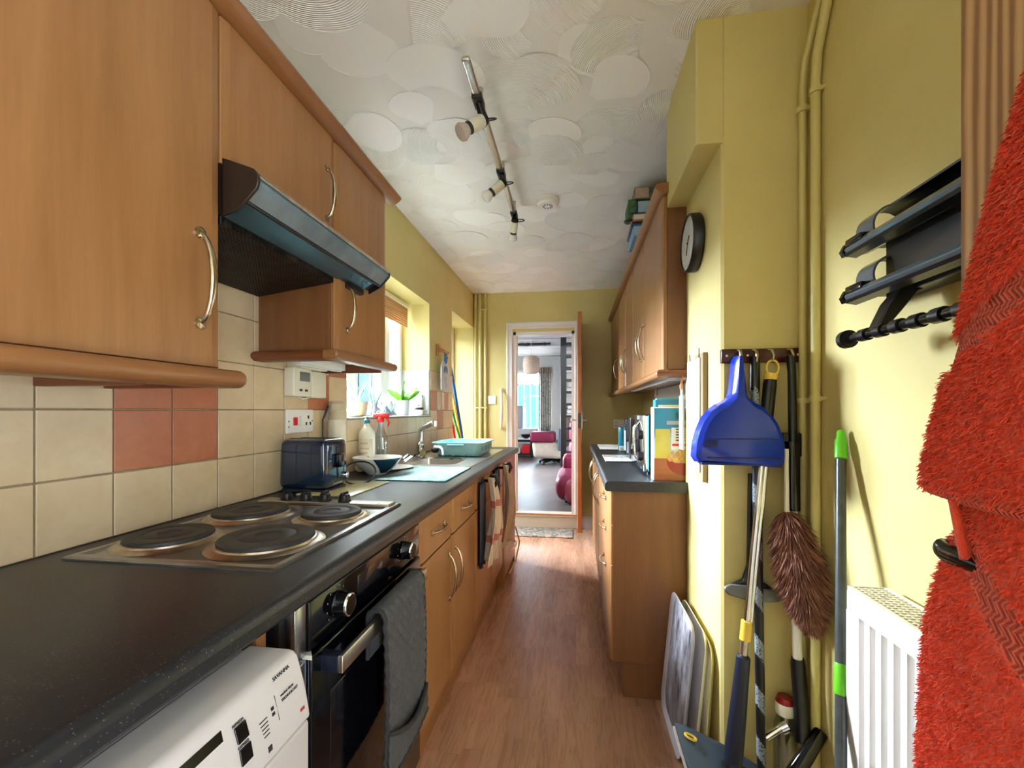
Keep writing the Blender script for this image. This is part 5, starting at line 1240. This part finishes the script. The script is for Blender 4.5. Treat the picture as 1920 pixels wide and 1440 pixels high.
# dustpan
t = thing('dustpan', 'blue plastic dustpan hanging handle up on the chimney front', 'dustpan', (.475, 1.36, 1.02))
half_l = [(.358, 1.036), (.348, 1.052), (.351, 1.092), (.360, 1.128), (.374, 1.162), (.392, 1.188), (.415, 1.207), (.436, 1.217), (.449, 1.228), (.455, 1.245), (.459, 1.285), (.463, 1.335), (.469, 1.352)]
half_r = [(.481, 1.352), (.487, 1.335), (.492, 1.285), (.496, 1.245), (.503, 1.228), (.516, 1.217), (.538, 1.206), (.562, 1.184), (.580, 1.156), (.594, 1.120), (.602, 1.082), (.603, 1.052), (.590, 1.022)]
ol = half_l+half_r; n = len(ol); dxc = .475
def shr(p, k, h): return [(dxc+(x-dxc)*(k if z < 1.225 else h), 1.10+(z-1.10)*(k if z < 1.225 else .99)) for x, z in p]
L0 = [(x, 1.392, z) for x, z in ol]; L1 = [(x, 1.352, z) for x, z in shr(ol, .955, .8)]; L2 = [(x, 1.342, z) for x, z in shr(ol, .86, .4)]
mb = MB().add(L0+L1+L2, [(i, (i+1) % n, n+(i+1) % n, n+i) for i in range(n)]+[(n+i, n+(i+1) % n, 2*n+(i+1) % n, 2*n+i) for i in range(n)]+[list(range(2*n, 3*n))])
mb.build('pan', M['blue'], t, solid=.003, ang=40)
MB().rbox(.380, .580, 1.338, 1.343, 1.050, 1.054, .001).rbox(.384, .578, 1.338, 1.343, 1.106, 1.109, .001).build('rib', M['blue_dark'], t)
MB().rbox(.376, .410, 1.338, 1.3415, 1.084, 1.102, .001).build('recess', M['blue_dark'], t)
MB().rbox(.366, .588, 1.345, 1.392, 1.030, 1.038, .003).build('rubber_lip', M['blue_dark'], t)
# patterned pole
t = thing('walking_pole', 'black pole with silver patterned bands hanging behind the dustpan', 'pole', (.53, 1.38, .02))
MB().tube([(.528, 1.385, 1.348), (.529, 1.38, 1.2), (.534, 1.36, .3), (.536, 1.35, .015)], [.010, .012, .0125, .012], 16).build('shaft', M['sleeve'], t)
MB().tube([(.528, 1.385, 1.352), (.528, 1.386, 1.25)], [.0135, .0145], 14).build('grip', M['black'], t)
# flat mop: hangs from the yellow loop, chrome shaft, navy grip, triangular head
t = thing('flat_mop', 'chrome and navy mop with yellow loop and grey triangular head', 'mop', (.44, 1.33, .14))
A = Vector((.572, 1.372, 1.352)); B = Vector((.441, 1.315, .16))
def along(q): return A.lerp(B, q)
D = (B-A).normalized(); side = Vector((1, 0, 0))
lp = [along(0)+Vector((.017*math.sin(a), 0, -.014-.022*(1-math.cos(a)))) for a in [i*2*PI/18 for i in range(18)]]
MB().tube(lp, .0032, 8, closed=True).tube([along(.045), along(.06)], [.019, .019], 16).build('hanging_loop', M['yellow_plastic'], t)
MB().tube([along(.055), along(.07), along(.24)], [.015, .018, .017], 16).build('upper_grip', M['black'], t)
MB().tube([along(.24), along(.66)], .0085, 16).tube([along(.24)+Vector((.012, 0, 0)), along(.655)+Vector((.010, 0, 0))], .0065, 12).build('shaft', M['chrome'], t)
MB().tube([along(.645), along(.69)], .0145, 16).build('collar', M['yellow_plastic'], t)
MB().tube([along(.69), along(.735)], .010, 16).build('lower_shaft', M['burnt'], t)
MB().tube([along(.725), along(.73), along(.93), along(.975)], [.012, .0185, .027, .028], 20, ry=[.012, .0185, .024, .024]).build('lower_grip', M['navy_dark'], t)
MB().rbox(.436, .454, 1.296, 1.301, .205, .225, .002).build('badge', M['white'], t)
MB().ball(along(.985), .026, n=12).tube([along(.985)+Vector((-.028, 0, -.01)), along(.985)+Vector((.03, -.01, -.012))], .016, 12).build('joint', M['black'], t)
hd = [(.300, 1.385, .235), (.330, 1.392, .225), (.47, 1.380, .175), (.565, 1.365, .125), (.585, 1.30, .075), (.575, 1.22, .045), (.46, 1.17, .05), (.37, 1.20, .10), (.315, 1.30, .18)]
nn = Vector((-.1, -.3, .9)).normalized()
top = [Vector(p) for p in hd]; bot = [p-nn*.022 for p in top]; k = len(top)
ctr = sum(top, Vector())/k
ti = [ctr+(p-ctr)*.93+nn*.006 for p in top]
MB().add(ti+top+bot, [list(range(k))]+[(i, (i+1) % k, k+(i+1) % k, k+i) for i in range(k)]+[(k+i, k+(i+1) % k, 2*k+(i+1) % k, 2*k+i) for i in range(k)]+[list(range(2*k, 3*k))]).build('head', M['slate'], t, ang=60)
pb = [ctr+(p-ctr)*1.05-nn*.026 for p in top]; pc = [q-nn*.012 for q in pb]
MB().add(pb+pc, [list(range(k)), list(range(k, 2*k))]+[(i, (i+1) % k, k+(i+1) % k, k+i) for i in range(k)]).build('cloth_pad', M['room_white'], t)
for c0 in (ctr+(top[0]-ctr)*.72, ctr+(top[3]-ctr)*.78):
    MB().tube([c0+nn*.008+Vector((.016*math.cos(a), .010*math.sin(a), -.006*math.cos(a))) for a in [i*2*PI/16 for i in range(16)]], .0035, 8, closed=True).build('clip', M['yellow_plastic'], t)
# window squeegee behind
t = thing('squeegee', 'grey oval squeegee head with black handle behind the poles', 'squeegee', (.53, 1.40, .62))
sq = [(.445, .656), (.462, .664), (.52, .664), (.575, .655), (.604, .642), (.607, .630), (.598, .621), (.56, .617), (.50, .622), (.455, .634), (.444, .646)]
MB().prism([(x, z) for x, z in sq], 'y', 1.386, 1.402).build('head', M['midgrey'], t, bevel=.004)
MB().prism([(.468, .660), (.585, .655), (.556, .674), (.540, .72), (.534, 1.0), (.518, 1.0), (.514, .72), (.50, .676)], 'y', 1.396, 1.414).build('handle', M['black'], t, bevel=.003)
# broom / window vac on the right
t = thing('telescopic_pole', 'black topped white telescopic pole with black tee head', 'pole', (.64, 1.37, .2))
MB().tube([(.622, 1.375, 1.352), (.624, 1.372, 1.30), (.628, 1.372, 1.06)], [.013, .011, .0125], 14).build('upper_shaft', M['black'], t)
MB().rbox(.600, .652, 1.372, 1.40, 1.055, 1.125, .004).build('bracket', M['black'], t)
MB().tube([(.624, 1.37, 1.10), (.626, 1.37, .90)], [.020, .019], 14).build('sleeve', M['black_gloss'], t)
MB().tube([(.626, 1.372, .90), (.638, 1.368, .45)], .0125, 16).build('shaft', M['white'], t)
MB().tube([(.638, 1.368, .47), (.638, 1.368, .455), (.641, 1.35, .30), (.637, 1.335, .25)], [.016, .019, .019, .022], 16).build('lower_grip', M['black'], t)
MB().tube([(.560, 1.25, .195), (.562, 1.252, .197), (.70-.02, 1.33, .285)], [.018, .021, .018], 20).build('tee_head', M['black_gloss'], t)
t = thing('cleaner_bottle', 'small clear bottle with red and white cap behind the tee head', 'bottle', (.60, 1.38, .02))
MB().lathe([(.028, .02), (.03, .03), (.03, .26), (.018, .295), (.018, .30)], (.612, 1.385, 0), 20).build('bottle_body', M['clear'], t)
MB().lathe([(.024, .295), (.026, .30), (.026, .33), (.020, .345), (0, .346)], (.612, 1.385, 0), 20, m=[1, 1, 0, 0]).build('cap', [mat('dark_red', (140, 20, 26), .3), M['offwhite']], t)
single('metal_bracket', 'short chrome bar lying behind the patterned pole', 'bar', MB().tube([(.55, 1.36, .235), (.598, 1.36, .275)], .010, 12).tube([(.588, 1.355, .268), (.606, 1.355, .278)], .016, 14), M['chrome'], (.57, 1.36, .24))
# feather duster: stem plus countable-less plumage
t = thing('feather_duster', 'brown feather duster hanging head down by the pipes', 'duster', (.62, 1.34, .56))
DA, DBp = Vector((.598, 1.345, .905)), Vector((.640, 1.295, .60))
MB().tube([(.60, 1.35, 1.08), DA, DBp], [.006, .007, .005], 10).build('stem', M['offwhite'], t)
def plume(n, seed):
    rnd = random.Random(seed); mb = MB()
    for k in range(n):
        q = rnd.random()**.9; base = DA.lerp(DBp, q)
        ax = (DBp-DA).normalized(); a = rnd.uniform(0, 2*PI)
        u_ = ax.cross(Vector((0, 1, 0))).normalized(); v_ = ax.cross(u_)
        rad = (u_*math.cos(a)+v_*math.sin(a)); env = math.sin(PI*min(1, .18+q*.86))**.8
        L = (.032+.056*env)*rnd.uniform(.7, 1.15)
        d = (rad*rnd.uniform(.6, 1.1)+ax*rnd.uniform(.3, 1.1)+Vector((0, 0, -.25))).normalized()
        w = rnd.uniform(.0008, .0020); s_ = d.cross(Vector((rnd.uniform(-1, 1), rnd.uniform(-1, 1), rnd.uniform(-1, 1)))).normalized()*w
        p0 = base; p1 = base+d*L*.5+rad*.006; p2 = base+d*L+Vector((rnd.uniform(-.006, .006), rnd.uniform(-.006, .006), -.010*rnd.random()))
        mb.add([p0-s_, p0+s_, p1+s_*1.6, p1-s_*1.6, p2], [(0, 1, 2, 3), (3, 2, 4)])
    return mb
tagp(plume(10000, 3).build('plumage', M['feather'], t, solid=0), kind='stuff')
tagp(plume(4000, 5).build('dark_plumage', M['feather_dark'], t), kind='stuff')
# white plastic bag / hose at the bottom corner
single('white_hose', 'pale looped cord hanging low by the pipes', 'cord', MB().tube([(.665, 1.34, .26), (.655, 1.34, .20), (.668, 1.34, .13), (.660, 1.33, .02)], [.010, .010, .006, .005], 10), M['offwhite'], (.665, 1.34, .02))
# pipes in the alcove corner
t = thing('corner_pipes', 'two yellow painted pipes rising in the corner right of the tool rack', 'pipes', (.68, 1.38, 0))
P1 = [(.664, 1.395, 0), (.664, 1.395, 1.75), (.664, 1.395, 2.14), (.667, 1.385, 2.22), (.674, 1.33, 2.33), (.676, 1.30, 2.41)]
P2 = [(.674, 1.345, 0), (.674, 1.345, 1.75), (.674, 1.345, 2.12), (.674, 1.335, 2.20), (.675, 1.29, 2.30), (.675, 1.25, 2.41)]
MB().tube(P1, .010, 16).build('pipe', M['yellow_pipe'], t); MB().tube(P2, .0125, 16).build('pipe', M['yellow_pipe'], t)
for p, z in ((P1, 1.22), (P2, 1.225), (P1, 2.08), (P2, 2.10)):
    x, y = p[0][0], p[0][1]; MB().tube([(x, y, z-.008), (x, y, z+.008)], .0165, 16).tube([(x, y, z), (.70, y-.03, z)], .006, 8).build('clip', M['yellow_pipe'], t)
# lime topped pole
t = thing('mop_handle', 'dark grey pole with lime green cap leaning beside the radiator', 'pole', (.5, .91, 0))
A = Vector((.672, 1.222, 1.140)); B = Vector((.502, .913, .01))
def al(q): return A.lerp(B, q)
MB().tube([al(.058), al(1)], .0112, 20).build('shaft', M['darkgrey'], t)
MB().tube([al(0), al(.004), al(.018), al(.024), al(.062), al(.064)], [.006, .0095, .010, .0135, .0145, .012], 20).build('cap', M['green'], t)
MB().tube([al(.462), al(.464), al(.514), al(.516)], [.0122, .0130, .0130, .0122], 20).build('tape', M['green'], t)
# radiator
t = thing('radiator', 'white panel radiator with grilled top on the right wall', 'radiator', (.64, .6, .2))
RX, RY1, RY0, RZ0, RZ1 = .588, 1.050, .10, .16, .806
# fluted front panel
prof = []; y = RY0; pitch = .0335
fl = MB(); nfl = int((RY1-RY0)/pitch)
vs0 = [(RX, RY0)]
yy = RY0+.018
while yy+pitch < RY1-.004:
    vs0 += [(RX, yy), (RX+.010, yy+.005), (RX+.010, yy+.013), (RX, yy+.018)]; yy += pitch
vs0 += [(RX, RY1)]
poly = vs0+[(RX+.016, RY1), (RX+.016, RY0)]
fl.prism(poly, 'z', RZ0+.04, RZ1-.052)
fl.rbox(RX, RX+.016, RY0, RY1, RZ1-.054, RZ1-.008, .004).rbox(RX, RX+.016, RY0, RY1, RZ0, RZ0+.042, .004)
fl.build('front_panel', M['white_gloss'], t)
MB().rbox(RX+.002, AW-.02, RY1-.004, RY1, RZ0+.01, RZ1, .001, 1).rbox(RX+.002, AW-.02, RY0, RY0+.004, RZ0+.01, RZ1, .001, 1).build('side_panel', M['white_gloss'], t)
g = MB().box(RX+.002, RX+.010, RY0, RY1, RZ1-.010, RZ1).box(AW-.028, AW-.02, RY0, RY1, RZ1-.010, RZ1)
for k in range(84):
    y = RY0+.006+k*.0112
    if y < RY1-.006: g.box(RX+.01, AW-.028, y, y+.0035, RZ1-.008, RZ1-.001)
for k in range(5): g.box(RX+.020+k*.013, RX+.0225+k*.013, RY0+.004, RY1-.004, RZ1-.007, RZ1-.0015)
g.build('top_grille', M['offwhite'], t)
MB().rbox(AW-.036, AW-.022, RY0+.01, RY1-.01, RZ0, RZ1-.012, .002).rbox(RX+.02, AW-.04, RY0+.02, RY1-.01, RZ1-.05, RZ1-.02, .002).build('rear_panel', M['dirt'], t)
MB().cyl((.64, 1.0, 0), (.64, 1.0, .2), .008).cyl((.64, .15, 0), (.64, .15, .2), .008).box(AW-.024, AW-.001, .9, .93, .3, .7).box(AW-.024, AW-.001, .3, .33, .3, .7).build('pipe_and_bracket', M['white'], t)
# roll dispenser rack
t = thing('roll_dispenser', 'black plastic kitchen roll and foil dispenser on the right wall', 'dispenser', (.66, .8, 1.45))
RKY0, RKY1 = .50, 1.055
def cshape(cx_, cz_, r_, a0_, a1_, th, n_=14):
    o = [(cx_+r_*math.cos(a0_+(a1_-a0_)*i/n_), cz_+r_*math.sin(a0_+(a1_-a0_)*i/n_)) for i in range(n_+1)]
    i_ = [(cx_+(r_-th)*math.cos(a0_+(a1_-a0_)*i/n_), cz_+(r_-th)*math.sin(a0_+(a1_-a0_)*i/n_)) for i in range(n_+1)]
    return o+i_[::-1]
for z in (1.578, 1.474):
    MB().prism(cshape(.650, z, .040, 1.75, -2.0, .004), 'y', RKY0, RKY1-.02).build('trough', M['black'], t)
    MB().prism(cshape(.650, z, .040, 1.75, 4.5, .004), 'y', RKY1-.055, RKY1).build('end_ring', M['bar'], t)
    MB().prism([(.640, z-.040), (.622, z-.044), (.596, z-.040), (.591, z-.030), (.598, z-.020), (.612, z-.016), (.640, z-.032)], 'y', RKY0, RKY1+.010).build('cutting_bar', M['bar'], t, bevel=.002)
    MB().prism([(.5965, z-.0425), (.590, z-.040), (.594, z-.046), (.614, z-.050), (.616, z-.046)], 'y', RKY0, RKY1+.006).build('cutting_edge', M['black'], t)
    MB().prism([(.594, z-.044), (.588, z-.032), (.596, z-.016), (.614, z-.012), (.618, z-.040)], 'y', RKY1+.0105, RKY1+.022).rbox(.592, .616, RKY1-.045, RKY1+.008, z-.026, z-.010, .003).build('end_stop', M['black_gloss'], t)
MB().rbox(.640, .689, RKY0, RKY1-.045, 1.425, 1.585, .003).build('back_plate', M['black'], t)
MB().prism([(.690, 1.44), (.650, 1.42), (.585, 1.335), (.575, 1.345), (.600, 1.40), (.640, 1.45)], 'y', .935, .965).build('arm', M['black'], t, bevel=.003)
MB().tube([(.572, RKY1-.035, 1.342), (.572, RKY0, 1.342)], .0095, 14).build('paper_rod', M['black_gloss'], t)
for k in range(10):
    y = .97-k*.045
    MB().tube([(.572, y, 1.342), (.572, y-.020, 1.342)], .0125, 14).build('rod_sleeve', M['black'], t)
MB().tube([(.572, RKY1-.03, 1.342), (.572, RKY1-.044, 1.342)], .019, 20).build('rod_end', M['black'], t)
# ================================================================== RED TERRY TOWEL ON THE DOOR
t = thing('bath_towel', 'red terry towel hanging over the near pine door', 'towel', (.45, .4, 1.2))
XD = .490; YC = .30
def interp(tab, z):
    for (a, va), (b_, vb) in zip(tab, tab[1:]):
        if (a >= z >= b_): return va+(vb-va)*(a-z)/(a-b_)
    return tab[0][1] if z > tab[0][0] else tab[-1][1]
def towel_fn(tab, prot, z_top, z_bot, phase, hemcurve=0):
    def f(u, v):
        z = z_top+(z_bot-z_top)*v
        E = interp(tab, z)
        a = (E-YC)/.848; ph = u*PI
        zz = z-hemcurve*math.sin(ph)*v
        r = 1+.035*math.sin(ph*7+phase+z*5)+.02*math.sin(ph*13+z*9)
        y = YC+a*math.cos(ph)*(1 if math.cos(ph) > 0 else .75); x = XD-prot*math.sin(ph)**.62*r*(1 if math.sin(ph) > 0 else 0)
        return Vector((x, y, zz))
    return f
tabU = [(1.70, .40), (1.449, .500), (1.369, .524), (1.289, .542), (1.20, .568), (1.126, .588), (1.075, .590)]
tabL = [(1.12, .545), (1.055, .549), (1.02, .560), (.98, .574), (.915, .590), (.755, .600), (.5, .603), (.25, .603)]
fU = towel_fn(tabU, .088, 1.68, 1.095, .4, 0)
fL = towel_fn(tabL, .082, 1.14, .30, 1.9)
def bandU(u, z, y): 
    q = z-(1.272+(.545-y)*.45); return abs(q) < .020
def bandL(u, z, y):
    q = z-(1.04-(.55-y)*.9); return abs(q) < .030
def tow(f, nu, nv, bandf, name):
    mb = MB()
    def g(u, v):
        p = f(u, v)
        if bandf(u, p.z, p.y): p = p+Vector((.003, 0, 0)); p = p+Vector((-.002*abs(math.sin((p.z+p.y)*380)), 0, 0))
        return p
    def mf(u, v):
        p = f(u, v); return 1 if bandf(u, p.z, p.y) else 0
    mb.grid(g, nu, nv, 0, mf)
    return mb.build(name, [M['terry'], M['terry_band']], t, solid=.007, ang=80)
tow(fU, 150, 170, bandU, 'upper_fold'); tow(fL, 150, 220, bandL, 'lower_fold')
MB().tube([fU(u/60, 1) for u in range(0, 61)], .0062, 10, ry=.0085).build('hem', M['terry_band'], t)
MB().grid(lambda u, v: (XD-.006-.06*u, .592-.015*v-.03*u, 1.09-.035*v-.03*u*v), 12, 6).build('turned_corner', M['terry'], t, solid=.008)
def pile(f, n, bandf, seed, umax=.62):
    rnd = random.Random(seed); mb = MB()
    for k in range(n):
        u, v = rnd.random()*umax, rnd.random()
        p = f(u, v)
        if bandf(u, p.z, p.y): continue
        p2 = f(min(1, u+.004), v); p3 = f(u, min(1, v+.004))
        nrm = (p2-p).cross(p3-p)
        if nrm.length < 1e-12: continue
        nrm.normalize()
        if nrm.x > 0: nrm = -nrm
        p = p+nrm*.003
        d = (nrm*rnd.uniform(.5, 1)+Vector((rnd.uniform(-.6, .6), rnd.uniform(-.6, .6), rnd.uniform(-1.0, .2)))).normalized()
        L = rnd.uniform(.006, .011); s_ = d.cross(Vector((rnd.uniform(-1, 1), rnd.uniform(-1, 1), rnd.uniform(-1, 1)))).normalized()*rnd.uniform(.0005, .0009)
        q1 = p+d*L*.6+nrm*.0006; q2 = p+d*L+Vector((0, 0, -.0016))
        mb.add([p-s_, p+s_, q1+s_, q1-s_, q2+s_*.6, q2-s_*.6], [(0, 1, 2, 3), (3, 2, 4, 5)])
    return mb
tagp(pile(fU, 30000, bandU, 11).build('upper_pile', M['terry'], t, smooth=False), kind='stuff')
tagp(pile(fL, 36000, bandL, 12).build('lower_pile', M['terry'], t, smooth=False), kind='stuff')
MB().tube([(.492, .30, 1.74), (.46, .30, 1.75), (.45, .30, 1.72), (.46, .30, 1.69)], .006, 10).build('hook', M['chrome'], t)
